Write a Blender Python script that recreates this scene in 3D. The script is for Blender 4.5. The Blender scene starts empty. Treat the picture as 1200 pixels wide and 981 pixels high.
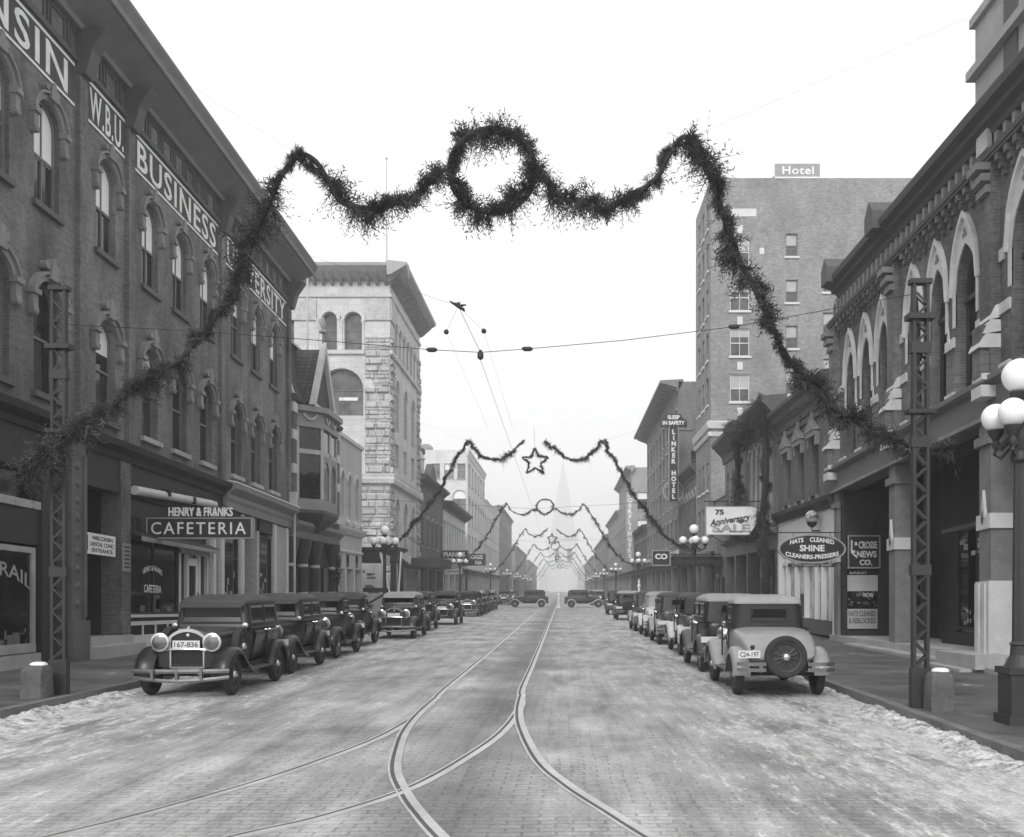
import bpy, bmesh, math, random
from mathutils import Vector, Matrix
R = math.radians
rnd = random.Random(11)
scene = bpy.context.scene
COL = scene.collection
TAU = math.tau

# ------------------------------------------------------------------ materials
_M = {}
def _nodes(name):
    m = bpy.data.materials.new(name); m.use_nodes = True
    t = m.node_tree
    return m, t.nodes, t.links, t.nodes['Principled BSDF']
def _g(c):
    return (c, c, c, 1)
def _noise(N, L, vec, scale, detail=4, rough=.6):
    n = N.new('ShaderNodeTexNoise'); n.inputs['Scale'].default_value = scale
    n.inputs['Detail'].default_value = detail; n.inputs['Roughness'].default_value = rough
    if vec is not None: L.new(vec, n.inputs['Vector'])
    return n
def _ramp(N, L, src, a, b, ca, cb):
    r = N.new('ShaderNodeMapRange'); L.new(src, r.inputs[0])
    r.inputs[1].default_value = a; r.inputs[2].default_value = b
    r.inputs[3].default_value = ca; r.inputs[4].default_value = cb
    return r.outputs[0]
def _math(N, L, op, a, b=None):
    n = N.new('ShaderNodeMath'); n.operation = op
    for i, x in enumerate((a, b)):
        if x is None: continue
        if isinstance(x, (int, float)): n.inputs[i].default_value = x
        else: L.new(x, n.inputs[i])
    return n.outputs[0]
def _gray(N, L, src):
    c = N.new('ShaderNodeCombineColor')
    for i in range(3): L.new(src, c.inputs[i])
    return c.outputs[0]

def plain(name, c, rough=.75, metal=0.0, var=.2, scale=1.5, bump=0.0, fine=18, spec=.35, coat=0.0):
    """grey material with uneven dirt and a little grain"""
    if name in _M: return _M[name]
    m, N, L, p = _nodes(name)
    tc = N.new('ShaderNodeTexCoord').outputs['Object']
    a = _noise(N, L, tc, scale, 5).outputs[0]
    b = _noise(N, L, tc, fine, 3).outputs[0]
    f = _math(N, L, 'ADD', _math(N, L, 'MULTIPLY', a, .7), _math(N, L, 'MULTIPLY', b, .3))
    v = _ramp(N, L, f, .3, .7, c*(1-var), c*(1+var))
    L.new(_gray(N, L, v), p.inputs['Base Color'])
    p.inputs['Roughness'].default_value = rough
    L.new(_ramp(N, L, a, .3, .7, max(.02, rough*.8), min(1, rough*1.2)), p.inputs['Roughness'])
    p.inputs['Metallic'].default_value = metal
    p.inputs['Specular IOR Level'].default_value = spec
    p.inputs['Coat Weight'].default_value = coat
    p.inputs['Coat Roughness'].default_value = .12
    if bump:
        bn = N.new('ShaderNodeBump'); bn.inputs['Strength'].default_value = bump; bn.inputs['Distance'].default_value = .02
        L.new(b, bn.inputs['Height']); L.new(bn.outputs[0], p.inputs['Normal'])
    _M[name] = m
    return m

def brick(name, c1, c2, mortar, bw=.215, bh=.072, msize=.009, stain=.3, bump=.4, rough=.88, rock=0.0, spec=.25):
    if name in _M: return _M[name]
    m, N, L, p = _nodes(name)
    pos = N.new('ShaderNodeNewGeometry').outputs['Position']
    s = N.new('ShaderNodeSeparateXYZ'); L.new(pos, s.inputs[0])
    cb = N.new('ShaderNodeCombineXYZ')
    L.new(_math(N, L, 'ADD', s.outputs[0], s.outputs[1]), cb.inputs[0]); L.new(s.outputs[2], cb.inputs[1])
    bt = N.new('ShaderNodeTexBrick'); L.new(cb.outputs[0], bt.inputs['Vector'])
    bt.inputs['Color1'].default_value = _g(c1); bt.inputs['Color2'].default_value = _g(c2); bt.inputs['Mortar'].default_value = _g(mortar)
    bt.inputs['Scale'].default_value = 1; bt.inputs['Brick Width'].default_value = bw; bt.inputs['Row Height'].default_value = bh
    bt.inputs['Mortar Size'].default_value = msize; bt.inputs['Mortar Smooth'].default_value = .3; bt.inputs['Bias'].default_value = 0
    st = N.new('ShaderNodeMapping'); st.inputs['Scale'].default_value = (.9, .9, .35); L.new(pos, st.inputs[0])
    n = _noise(N, L, st.outputs[0], .9, 6, .65).outputs[0]
    n2 = _noise(N, L, pos, 9, 4).outputs[0]
    f = _math(N, L, 'MULTIPLY', _ramp(N, L, n, .3, .7, 1-stain, 1+stain), _ramp(N, L, n2, .3, .7, .85, 1.15))
    mx = N.new('ShaderNodeMix'); mx.data_type = 'RGBA'; mx.blend_type = 'MULTIPLY'; mx.inputs[0].default_value = 1
    L.new(bt.outputs['Color'], mx.inputs[6]); L.new(_gray(N, L, f), mx.inputs[7])
    L.new(mx.outputs[2], p.inputs['Base Color'])
    p.inputs['Roughness'].default_value = rough; p.inputs['Specular IOR Level'].default_value = spec
    bn = N.new('ShaderNodeBump'); bn.inputs['Strength'].default_value = bump; bn.inputs['Distance'].default_value = .015 + rock
    h = _math(N, L, 'MULTIPLY', bt.outputs['Fac'], -1)
    h = _math(N, L, 'ADD', h, _math(N, L, 'MULTIPLY', _noise(N, L, pos, 6 if rock else 30, 4).outputs[0], .9 if rock else .35))
    L.new(h, bn.inputs['Height']); L.new(bn.outputs[0], p.inputs['Normal'])
    _M[name] = m
    return m

def glass_mat(name, lo, hi, rough=.06, wav=.06):
    """window glass seen from outside by day: dark room behind, mirror in front, each pane a bit different"""
    if name in _M: return _M[name]
    m, N, L, p = _nodes(name)
    pos = N.new('ShaderNodeNewGeometry').outputs['Position']
    oi = N.new('ShaderNodeObjectInfo').outputs['Random']
    n = _noise(N, L, pos, 1.1, 4).outputs[0]
    v = _math(N, L, 'MULTIPLY', _ramp(N, L, oi, 0, 1, lo, hi), _ramp(N, L, n, .35, .65, .5, 1.6))
    L.new(_gray(N, L, v), p.inputs['Base Color'])
    p.inputs['Roughness'].default_value = rough; p.inputs['Specular IOR Level'].default_value = .5
    bn = N.new('ShaderNodeBump'); bn.inputs['Strength'].default_value = wav; bn.inputs['Distance'].default_value = .05
    L.new(_noise(N, L, pos, 2.2, 2).outputs[0], bn.inputs['Height']); L.new(bn.outputs[0], p.inputs['Normal'])
    _M[name] = m
    return m

# ------------------------------------------------------------------ frames and meshes
class Fr:
    """u along a facade, w outwards to the street, v up; shear tips level courses with the fall of the street"""
    def __init__(s, o, U, W, shear=0.0, yref=0.0):
        s.o = Vector(o); s.U = Vector(U); s.W = Vector(W); s.k = shear; s.yr = yref
    def P(s, u, w, v):
        p = s.o + s.U*u + s.W*w + Vector((0, 0, v))
        if s.k: p.z += s.k*(s.yr - p.y)*min(1.0, max(0.0, v/1.0))
        return p
WORLD = Fr((0, 0, 0), (1, 0, 0), (0, 1, 0))
def west(x=-12.0, **k):  return Fr((x, 0, 0), (0, 1, 0), (1, 0, 0), **k)
def east(x=9.4, **k):    return Fr((x, 0, 0), (0, 1, 0), (-1, 0, 0), **k)
def south(y):            return Fr((0, y, 0), (1, 0, 0), (0, -1, 0))

ORG = {}
class MB:
    def __init__(s): s.v = []; s.f = []
    def add(s, pts, faces):
        o = len(s.v); s.v += [Vector(p) for p in pts]; s.f += [tuple(i+o for i in f) for f in faces]; return s
    def hexa(s, p):
        return s.add(p, [(0,1,2,3), (7,6,5,4), (0,4,5,1), (1,5,6,2), (2,6,7,3), (3,7,4,0)])
    def box(s, fr, u0, u1, w0, w1, v0, v1):
        P = fr.P
        s.hexa([P(u0,w0,v0), P(u1,w0,v0), P(u1,w1,v0), P(u0,w1,v0), P(u0,w0,v1), P(u1,w0,v1), P(u1,w1,v1), P(u0,w1,v1)])
        return s
    def prism(s, fr, poly, w0, w1):
        """(u,v) polygon pushed out from w0 to w1"""
        n = len(poly)
        s.add([fr.P(u, w0, v) for u, v in poly] + [fr.P(u, w1, v) for u, v in poly],
              [tuple(range(n)), tuple(range(2*n-1, n-1, -1))] + [(i, (i+1) % n, n+(i+1) % n, n+i) for i in range(n)])
        return s
    def profile(s, fr, poly, u0, u1):
        """(w,v) moulding profile run along u"""
        n = len(poly)
        s.add([fr.P(u0, w, v) for w, v in poly] + [fr.P(u1, w, v) for w, v in poly],
              [tuple(range(n)), tuple(range(2*n-1, n-1, -1))] + [(i, (i+1) % n, n+(i+1) % n, n+i) for i in range(n)])
        return s
    def strip(s, fr, A, B, w0, w1):
        """solid between two (u,v) polylines of equal length"""
        for i in range(len(A)-1):
            a, b, c, d = A[i], A[i+1], B[i+1], B[i]
            s.prism(fr, [a, b, c, d], w0, w1)
        return s
    def loft(s, loops, cap=True, closed=True):
        n = len(loops[0]); o = len(s.v)
        for l in loops: s.v += [Vector(p) for p in l]
        for j in range(len(loops)-1):
            for i in range(n if closed else n-1):
                k = (i+1) % n
                s.f.append((o+j*n+i, o+j*n+k, o+(j+1)*n+k, o+(j+1)*n+i))
        if cap:
            s.f.append(tuple(o+i for i in range(n))[::-1]); e = o+(len(loops)-1)*n
            s.f.append(tuple(e+i for i in range(n)))
        return s
    def tube(s, pts, r, n=8, closed=False):
        pts = [Vector(p) for p in pts]; m = len(pts); loops = []; up = None
        for i, p in enumerate(pts):
            if closed: t = (pts[(i+1) % m]-pts[i-1])
            else: t = pts[min(i+1, m-1)]-pts[max(i-1, 0)]
            t.normalize()
            if up is None: up = Vector((0,0,1)) if abs(t.z) < .9 else Vector((1,0,0))
            a = t.cross(up)
            if a.length < 1e-5: a = t.cross(Vector((1, .3, .2)))
            a.normalize(); b = a.cross(t).normalized(); up = b
            rr = r[i] if isinstance(r, (list, tuple)) else r
            loops.append([p + (a*math.cos(TAU*k/n)+b*math.sin(TAU*k/n))*rr for k in range(n)])
        if closed: loops.append(loops[0])
        s.loft(loops, cap=not closed)
        return s
    def lathe(s, o, prof, ax=(0,0,1), n=20):
        o = Vector(o); ax = Vector(ax).normalized()
        a = ax.orthogonal().normalized(); b = ax.cross(a)
        s.loft([[o + ax*h + (a*math.cos(TAU*k/n)+b*math.sin(TAU*k/n))*max(r, 1e-4) for k in range(n)] for r, h in prof])
        return s
    def ball(s, o, r, n=16, m=10):
        return s.lathe(o, [(r*math.sin(math.pi*i/m), -r*math.cos(math.pi*i/m)) for i in range(m+1)], n=n)
    def each(s, name, mat, parent=None, smooth=None):
        """every connected piece as a part of its own"""
        p = list(range(len(s.v)))
        def find(i):
            while p[i] != i: p[i] = p[p[i]]; i = p[i]
            return i
        for f in s.f:
            for i in f[1:]: p[find(i)] = find(f[0])
        bb = {}
        for i, q in enumerate(s.v):                 # pieces whose boxes touch belong together
            b = bb.setdefault(find(i), [list(q), list(q)])
            for c in range(3): b[0][c] = min(b[0][c], q[c]); b[1][c] = max(b[1][c], q[c])
        ks = list(bb)
        for x in range(len(ks)):
            for y in range(x):
                A, B = bb[ks[x]], bb[ks[y]]
                if all(A[0][c] <= B[1][c]+.02 and B[0][c] <= A[1][c]+.02 for c in range(3)): p[find(ks[x])] = find(ks[y])
        grp = {}
        for f in s.f: grp.setdefault(find(f[0]), []).append(f)
        out = []
        for fs_ in grp.values():
            q = MB(); ids = sorted({i for f in fs_ for i in f}); ix = {i: k for k, i in enumerate(ids)}
            q.v = [s.v[i] for i in ids]; q.f = [tuple(ix[i] for i in f) for f in fs_]; out.append(q.build(name, mat, parent, smooth))
        return out
    def build(s, name, mat, parent=None, smooth=None, kind=None, fix=True):
        org = ORG.get(parent.name, Vector()) if parent else Vector()
        me = bpy.data.meshes.new(name)
        me.from_pydata([tuple(p-org) for p in s.v], [], s.f)
        if fix:
            bm = bmesh.new(); bm.from_mesh(me); bmesh.ops.recalc_face_normals(bm, faces=bm.faces); bm.to_mesh(me); bm.free()
        for mm in (mat if isinstance(mat, (list, tuple)) else [mat]): me.materials.append(mm)
        if smooth:
            me.polygons.foreach_set('use_smooth', [True]*len(me.polygons))
            me.set_sharp_from_angle(angle=R(smooth))
        me.update()
        o = bpy.data.objects.new(name, me); COL.objects.link(o)
        if parent: o.parent = parent
        ORG[o.name] = org
        if kind: o['kind'] = kind
        return o

def thing(name, label, cat, loc=(0,0,0), group=None):
    o = bpy.data.objects.new(name, None); COL.objects.link(o); o.location = loc
    o.empty_display_size = .3
    ORG[o.name] = Vector(loc); o['label'] = label; o['category'] = cat
    if group: o['group'] = group
    return o
def ren(o, n='shop_window'):
    org = ORG[o.name]; o.name = n; ORG[o.name] = org
def tag(o, label, cat, group=None):
    o['label'] = label; o['category'] = cat
    if group: o['group'] = group
    return o
def copy_tree(o, parent=None):
    c = o.copy(); COL.objects.link(c)
    if parent: c.parent = parent
    for ch in list(o.children): copy_tree(ch, c)
    return c

def text(name, s, fr, u, v, h, mat, parent, w=.02, depth=.02, width=None, d=1, bold=.0, curve=None, align='C', spacing=1.0, shearx=0.0):
    """lettering standing on the plane w of a facade frame; v is the baseline, h the capital height"""
    cu = bpy.data.curves.new('t', 'FONT'); cu.body = s; cu.extrude = .02; cu.offset = bold; cu.resolution_u = 3
    cu.space_character = spacing; cu.shear = shearx
    tmp = bpy.data.objects.new('t', cu); COL.objects.link(tmp)
    dg = bpy.context.evaluated_depsgraph_get()
    me = bpy.data.meshes.new_from_object(tmp.evaluated_get(dg))
    bpy.data.objects.remove(tmp); bpy.data.curves.remove(cu)
    vs = [q.co.copy() for q in me.vertices]
    if not vs: return None
    x0 = min(q.x for q in vs); x1 = max(q.x for q in vs)
    sy = h/.69; sx = width/(x1-x0) if width else sy
    cx = {'C': (x0+x1)/2, 'L': x0, 'R': x1}[align]
    org = ORG.get(parent.name, Vector()) if parent else Vector()
    out = []
    for q in vs:
        a = (q.x-cx)*sx; b = q.y*sy
        if curve: a, b = curve(a, b)
        out.append(tuple(fr.P(u+d*a, w+(depth if q.z > 0 else 0), v+b)-org))
    m2 = bpy.data.meshes.new(name); m2.from_pydata(out, [], [tuple(p.vertices) for p in me.polygons])
    bpy.data.meshes.remove(me)
    bm = bmesh.new(); bm.from_mesh(m2); bmesh.ops.remove_doubles(bm, verts=bm.verts, dist=1e-5); bmesh.ops.recalc_face_normals(bm, faces=bm.faces); bm.to_mesh(m2); bm.free()
    m2.materials.append(mat)
    o = bpy.data.objects.new(name, m2); COL.objects.link(o)
    if parent: o.parent = parent
    ORG[o.name] = org
    return o

# ------------------------------------------------------------------ walls and windows
def arch(uc, a, spring, rise, kind='flat', n=12):
    if kind == 'flat' or rise <= 0: return [(uc-a, spring), (uc+a, spring)]
    pts = []
    for i in range(n+1):
        t = -1+2*i/n
        if kind == 'gothic':
            h = math.sqrt(max(0, 4-(abs(t)+1)**2))/math.sqrt(3)
            pts.append((uc+a*t, spring+rise*h))
        elif kind == 'round':
            ang = math.pi*(1-i/n)
            pts.append((uc+a*math.cos(ang), spring+rise*math.sin(ang)))
        else:
            r = (a*a+rise*rise)/(2*rise)
            pts.append((uc+a*t, spring+math.sqrt(max(0, r*r-(a*t)**2))-(r-rise)))
    return pts

class W:
    """one window opening"""
    def __init__(s, uc, a, sill, spring, rise=0.0, kind='flat'):
        s.uc, s.a, s.sill, s.spring, s.rise, s.kind = uc, a, sill, spring, rise, kind
    def arch(s, grow=0.0, dv=0.0, n=12):
        rise = s.rise*(s.a+grow)/s.a if s.rise else 0
        return arch(s.uc, s.a+grow, s.spring+dv+(grow if s.kind == 'flat' else 0), rise, s.kind, n)
    def outline(s, grow=0.0):
        return [(s.uc-s.a-grow, s.sill-grow)] + s.arch(grow) + [(s.uc+s.a+grow, s.sill-grow)]

def wall(mb, fr, u0, u1, v0, v1, th, ops):
    cur = u0
    for o in sorted(ops, key=lambda q: q.uc):
        mb.box(fr, cur, o.uc-o.a, -th, 0, v0, v1)
        if o.sill > v0: mb.box(fr, o.uc-o.a, o.uc+o.a, -th, 0, v0, o.sill)
        A = o.arch()
        for i in range(len(A)-1):
            mb.prism(fr, [A[i], A[i+1], (A[i+1][0], v1), (A[i][0], v1)], -th, 0)
        cur = o.uc+o.a
    mb.box(fr, cur, u1, -th, 0, v0, v1)

def window(bld, fr, o, frame, glass, rec=.16, fw=.06, mid=.5, mull=True, blind=None, blind_mat=None, sill=None, sill_out=.1):
    mb = MB(); A = [(o.uc-o.a, o.sill)]+o.arch()+[(o.uc+o.a, o.sill)]
    k = (o.a-fw)/o.a
    I = [(o.uc-o.a+fw, o.sill+fw)]+arch(o.uc, o.a-fw, o.spring-(fw if o.kind == 'flat' else 0), o.rise*k, o.kind)+[(o.uc+o.a-fw, o.sill+fw)]
    mb.strip(fr, A, I, -rec-.06, -rec+.05)
    mb.box(fr, o.uc-o.a, o.uc+o.a, -rec-.06, -rec+.06, o.sill, o.sill+fw)
    top = o.spring+o.rise
    if mid:
        vm = o.sill+(top-o.sill)*mid
        mb.box(fr, o.uc-o.a+fw, o.uc+o.a-fw, -rec-.03, -rec+.04, vm-.03, vm+.03)
    if mull: mb.box(fr, o.uc-.018, o.uc+.018, -rec-.03, -rec+.03, o.sill+fw, top-fw*.9)
    f = mb.build('window', frame, bld)
    MB().prism(fr, A, -rec-.05, -rec-.012).build('pane', glass, f)
    if blind:
        hb = min(top-(top-o.sill)*blind, o.spring-.02)
        B = [(o.uc-o.a+fw, hb)]+arch(o.uc, o.a-fw, o.spring-(fw if o.kind == 'flat' else 0), o.rise*k, o.kind)+[(o.uc+o.a-fw, hb)]
        MB().prism(fr, B, -rec-.02, -rec-.002).build('blind', blind_mat, f)
    if sill:
        MB().box(fr, o.uc-o.a-.1, o.uc+o.a+.1, -rec+.06, sill_out, o.sill-.14, o.sill-.002).build('sill', sill, f)
    return f
# ------------------------------------------------------------------ cars of the late twenties (nose towards +y)
TYRE = plain('tyre_rubber', .03, .85, var=.3)
NICKEL = plain('nickel_plate', .62, .22, .9, var=.1)
DULLN = plain('weathered_nickel', .22, .34, .8, var=.25)
CGLASS = glass_mat('car_glass', .004, .012, .05, .02)
CGLASS.node_tree.nodes['Principled BSDF'].inputs['Specular IOR Level'].default_value = .25
LENS = plain('lamp_lens', .22, .16, .75, var=.5, fine=5, bump=.5)
PLATE = plain('plate_paint', .62, .5, var=.06)
PLATEINK = plain('plate_ink', .09, .5, var=.1)
CHASSIS = plain('chassis_grime', .03, .85, var=.3)
def paint(name, c, rough=.34, coat=.12): return plain(name, c, rough, var=.22, scale=1.6, fine=9, spec=.32, coat=coat)
BLACKP = paint('black_enamel', .018); DARKP = paint('dark_enamel', .035); MIDP = paint('slate_enamel', .075)
GREYP = paint('pale_grey_enamel', .27); LIGHTP = paint('cream_enamel', .50); DKTOP = plain('top_fabric', .05, .7, var=.2)
PALETOP = plain('dusty_top_fabric', .30, .7, var=.2); WOODSP = plain('wheel_spokes', .10, .5); SPOKED = plain('dark_spokes', .04, .5)
SNOWTOP = plain('frosted_top', .30, .8, var=.25)

def rrect(x0, x1, y0, y1, r, n=5):
    pts = []
    for cx, cy, a0 in ((x1-r, y1-r, 0), (x0+r, y1-r, 90), (x0+r, y0+r, 180), (x1-r, y0+r, 270)):
        for i in range(n):
            a = R(a0+90*i/(n-1)); pts.append((cx+r*math.cos(a), cy+r*math.sin(a)))
    return pts
def sloop(hw, zb, zt, y, p=4.5, n=28, foot=.86):
    """superellipse body section, narrower at the foot"""
    zc = (zb+zt)/2; hh = (zt-zb)/2; out = []
    for i in range(n):
        a = TAU*i/n+TAU/n/2; c, s_ = math.cos(a), math.sin(a)
        x = hw*math.copysign(abs(c)**(2/p), c); z = zc+hh*math.copysign(abs(s_)**(2/p), s_)
        f = foot+(1-foot)*min(1, max(0, (z-zb)/(zt-zb)*1.6))
        out.append(Vector((x*f, y, z)))
    return out
def panel(root, name, c, nrm, fmat, gmat, fw=.035, proud=.016):
    """framed pane on four corners lying on a body side"""
    c = [Vector(q) for q in c]; nrm = Vector(nrm).normalized(); cen = sum(c, Vector())/4
    def inn(q):
        d = cen-q; return q + Vector([math.copysign(min(abs(k), fw), k) if abs(k) > 1e-4 else 0 for k in d])
    I = [inn(q) for q in c]; mb = MB()
    for i in range(4):
        j = (i+1) % 4; q = [c[i], c[j], I[j], I[i]]
        mb.hexa([p-nrm*.03 for p in q]+[p+nrm*proud for p in q])
    f = mb.build(name, fmat, root)
    MB().hexa([p-nrm*.03 for p in I]+[p+nrm*.006 for p in I]).build('pane', gmat, f)
    return f
def bar(mb, pts, h, t):
    """flat bar standing on edge along a plan curve"""
    loops = []
    for i, p in enumerate(pts):
        p = Vector(p); d = (Vector(pts[min(i+1, len(pts)-1)])-Vector(pts[max(i-1, 0)])).normalized()
        s_ = Vector((-d.y, d.x, 0)).normalized()*t/2; u = Vector((0, 0, h/2))
        loops.append([p-s_-u, p+s_-u, p+s_*1.4, p+s_+u, p-s_+u])
    mb.loft(loops)
def fender(path, x0, x1, cen):
    mb = MB(); loops = []; cen = Vector(cen)
    T = (0, .2, .42, .62, .8, .92, 1.0); C = (-.01, .022, .04, .045, .03, -.005, -.075)
    for i, (y, z) in enumerate(path):
        a = path[max(i-1, 0)]; b = path[min(i+1, len(path)-1)]
        d = Vector((b[0]-a[0], b[1]-a[1])).normalized(); nr = Vector((-d[1], d[0]))
        if nr.dot(Vector((y, z))-cen) < 0 and nr[1] < 0: nr = -nr
        if nr[1] < -.3: nr = -nr
        o = [(x0+(x1-x0)*t, y+nr[0]*c, z+nr[1]*c) for t, c in zip(T, C)]
        q = [(x0+(x1-x0)*t*.985, y+nr[0]*(c-.022), z+nr[1]*(c-.022)) for t, c in zip(T, C)]
        loops.append([Vector(p) for p in o+q[::-1]])
    return mb.loft(loops)
def arcp(cy, cz, r, a0, a1, n=12):
    return [(cy+r*math.cos(R(a0+(a1-a0)*i/n)), cz+r*math.sin(R(a0+(a1-a0)*i/n))) for i in range(n+1)]

def wheel(root, x, y, side, spoke, name='wheel', axis=(1,0,0), z=.37, wire=False):
    ax = Vector(axis)*side; o = Vector((x, y, z))
    t = MB().lathe(o, [(.262,-.05),(.28,-.066),(.31,-.074),(.345,-.066),(.366,-.035),(.370,0),(.366,.035),(.345,.066),(.31,.074),(.28,.066),(.262,.05),(.262,-.05)], ax, 28).build(name, TYRE, root, 40)
    m = MB().lathe(o, [(.262,-.045),(.225,-.03),(.225,.03),(.235,.05),(.262,.058),(.262,-.045)], ax, 28)
    a = ax.orthogonal().normalized(); b = ax.cross(a)
    k = 20 if wire else 12
    for i in range(k):
        d = a*math.cos(TAU*i/k)+b*math.sin(TAU*i/k)
        m.tube([o+d*.05+ax*.035, o+d*.235+ax*.01], [.011, .008] if wire else [.024, .019], 6)
    dr = .165 if name == 'wheel' else .232       # a spare carries a pressed disc behind its spokes
    m.lathe(o, [(.001,-.03),(dr,-.03),(dr,-.012 if name == 'wheel' else .012),(.001,-.012 if name == 'wheel' else .022)], ax, 24)
    m.build('rim', spoke, t, 40)
    MB().lathe(o, [(.085,.0),(.085,.04),(.062,.058),(.055,.085),(.03,.1),(.001,.102)], ax, 16).build('hub_cap', NICKEL, t, 40)
    return t

def make_car(label, kind='sedan', body=DARKP, upper=DARKP, roof=DKTOP, fend=BLACKP, spoke=WOODSP, wb=2.85, plate=None, front_bumper=True, side_mount=False, rear_spare=True, visor=True, group='cars parked along the kerbs', name='parked_car', shell=NICKEL):
    root = thing(name, label, 'car', group=group)
    yf, yr = wb/2, -wb/2; H = 0.0
    BE = 1.19; top = 1.62
    coupe = kind == 'coupe'; tour = kind == 'touring'
    yw = yf-.98                                  # windscreen foot
    yB = yr-.36 if not coupe else yr+.66           # foot of the rear wall of the cabin
    # frame, axles, aprons
    m = MB(); m.box(WORLD, -.42, .42, yr-.45, yf+.2, .42, .56)
    for yy in (yf, yr): m.tube([(-.7, yy, .37), (.7, yy, .37)], .035, 8)
    m.box(WORLD, -.62, .62, yr+.3, yf-.75, .40, .5)
    m.box(WORLD, -.30, .30, yr-.55, yr-.3, .45, .62)
    for s_ in (-1, 1):                           # spring hangers and fender aprons
        m.box(WORLD, s_*.34-.03, s_*.34+.03, yf+.1, yf+.55, .42, .5)
        m.hexa([(s_*.31, yf-.75, .5), (s_*.31, yf+.24, .5), (s_*.5, yf+.24, .52), (s_*.5, yf-.75, .52), (s_*.31, yf-.75, .82), (s_*.31, yf+.24, .82), (s_*.5, yf+.24, .80), (s_*.5, yf-.75, .80)])
    m.build('chassis', CHASSIS, root)
    # lower body
    if coupe:
        sec = [(yf-.84,.57,.55,BE-.02),(yf-1.0,.64,.53,BE),(yf-1.4,.70,.52,BE),(yB+.1,.715,.52,BE),(yB-.2,.71,.53,BE-.01),(yB-.5,.69,.55,BE-.06),(yB-.8,.655,.57,BE-.16),(yB-1.05,.60,.59,BE-.30),(yB-1.2,.54,.62,BE-.42),(yB-1.26,.45,.66,BE-.48)]
    else:
        sec = [(yf-.84,.57,.55,BE-.02),(yf-1.0,.64,.53,BE),(yf-1.4,.71,.52,BE),(0,.74,.52,BE),(yr+.25,.735,.52,BE),(yr-.18,.71,.54,BE),(yr-.36,.68,.57,BE-.01),(yr-.46,.63,.62,BE-.03),(yr-.50,.55,.68,BE-.08)]
    MB().loft([sloop(hw, zb, zt, y, 5.5) for y, hw, zb, zt in sec]).build('body', body, root, 35)
    m = MB()
    for s_ in (-1, 1):
        m.box(WORLD, s_*.69, s_*.748, yB+.02, yf-1.05, BE-.045, BE-.015)
    m.each('belt_moulding', upper, root)
    # bonnet
    MB().loft([sloop(.30, .62, 1.145, yf+.13, 3.6, foot=.9), sloop(.345, .60, 1.155, yf-.1, 3.6, foot=.9), sloop(.43, .58, 1.17, yf-.45, 3.8, foot=.9), sloop(.575, .56, BE-.005, yf-.86, 4.4, foot=.9)]).build('bonnet', body, root, 40)
    m = MB()
    for s_ in (-1, 1):
        for i in range(14):
            y = yf-.08-.045*i; x = .345+(.575-.345)*((yf-.1-y)/.76)
            m.hexa([(s_*(x-.03), y, .74), (s_*(x+.012), y-.012, .74), (s_*(x+.012), y-.024, .74), (s_*(x-.03), y-.024, .74),
                    (s_*(x-.03), y, .98), (s_*(x+.008), y-.012, .98), (s_*(x+.008), y-.024, .98), (s_*(x-.03), y-.024, .98)])
    m.build('bonnet_louvres', body, root)
    # radiator
    def rad(grow): return [(-.31-grow, .5)]+[(x, z) for x, z in arch(0, .31+grow, 1.03, .135+grow, 'seg', 14)]+[(.31+grow, .5)]
    fr = Fr((0, 0, 0), (1, 0, 0), (0, 1, 0))
    r_ = MB().strip(fr, rad(.03), rad(-.03), yf+.13, yf+.23).box(fr, -.34, .34, yf+.14, yf+.22, .47, .52).build('radiator_shell', shell, root, 30)
    g = MB().prism(fr, rad(-.025), yf+.14, yf+.175)
    for i in range(15): g.box(fr, -.266+i*.038-.005, -.266+i*.038+.005, yf+.17, yf+.185, .53, 1.06)
    g.prism(fr, [(-.28, .98), (.28, .98), (.28, 1.02)]+arch(0, .28, 1.04, .1, 'seg', 10)[::-1]+[(-.28, 1.02)], yf+.17, yf+.19)
    g.build('grille', BLACKP, r_)
    MB().lathe((0, yf+.17, 1.19), [(.012,-.03),(.03,-.02),(.035,.02),(.02,.04),(.001,.045)], n=12).build('radiator_cap', NICKEL, r_, 40)
    MB().lathe((0, yf+.19, 1.075), [(.03,0),(.03,.006),(.001,.012)], (0,1,0), 12).build('badge', NICKEL, r_, 40)
    # head lamps
    for s_ in (-1, 1):
        h = MB().lathe((s_*.46, yf+.18, .955), [(.02,-.1),(.09,-.07),(.14,0),(.158,.07),(.166,.1),(.166,.115),(.15,.12)], (0,1,0), 24)
        h.tube([(s_*.46, yf+.16, .84), (s_*.47, yf+.12, .62)], .022, 8)
        hl = h.build('headlight', shell, root, 40)
        MB().lathe((s_*.46, yf+.18, .955), [(.15,.112),(.12,.125),(.06,.135),(.001,.138)], (0,1,0), 24).build('lens', LENS, hl, 60)
    MB().tube([(-.46, yf+.22, .81), (-.2, yf+.25, .83), (.2, yf+.25, .83), (.46, yf+.22, .81)], .02, 8).build('lamp_bar', shell, root, 40)
    # fenders and running boards
    for s_ in (-1, 1):
        p = arcp(yf, .36, .475, 0, 118, 14) + [(yf-.42, .66), (yf-.60, .53), (yf-.78, .45), (yf-.95, .415), (yf-1.08, .405)]
        fender(p, s_*.50, s_*.87, (yf, .36)).build('front_fender', fend, root, 50)
        p = [(yr+.66, .405), (yr+.58, .43)] + arcp(yr, .36, .47, 22, 178, 16)
        fender(p, s_*.56, s_*.87, (yr, .36)).build('rear_fender', fend, root, 50)
        MB().box(WORLD, min(s_*.58, s_*.86), max(s_*.58, s_*.86), yr+.56, yf-.98, .385, .415).build('running_board', plain('running_board_rubber', .09, .6), root)
        for yy in (yf, yr): wheel(root, s_*.715, yy, s_, spoke)
    # cabin
    def tall(z): t = (z-BE)/(top-BE); return t
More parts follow.
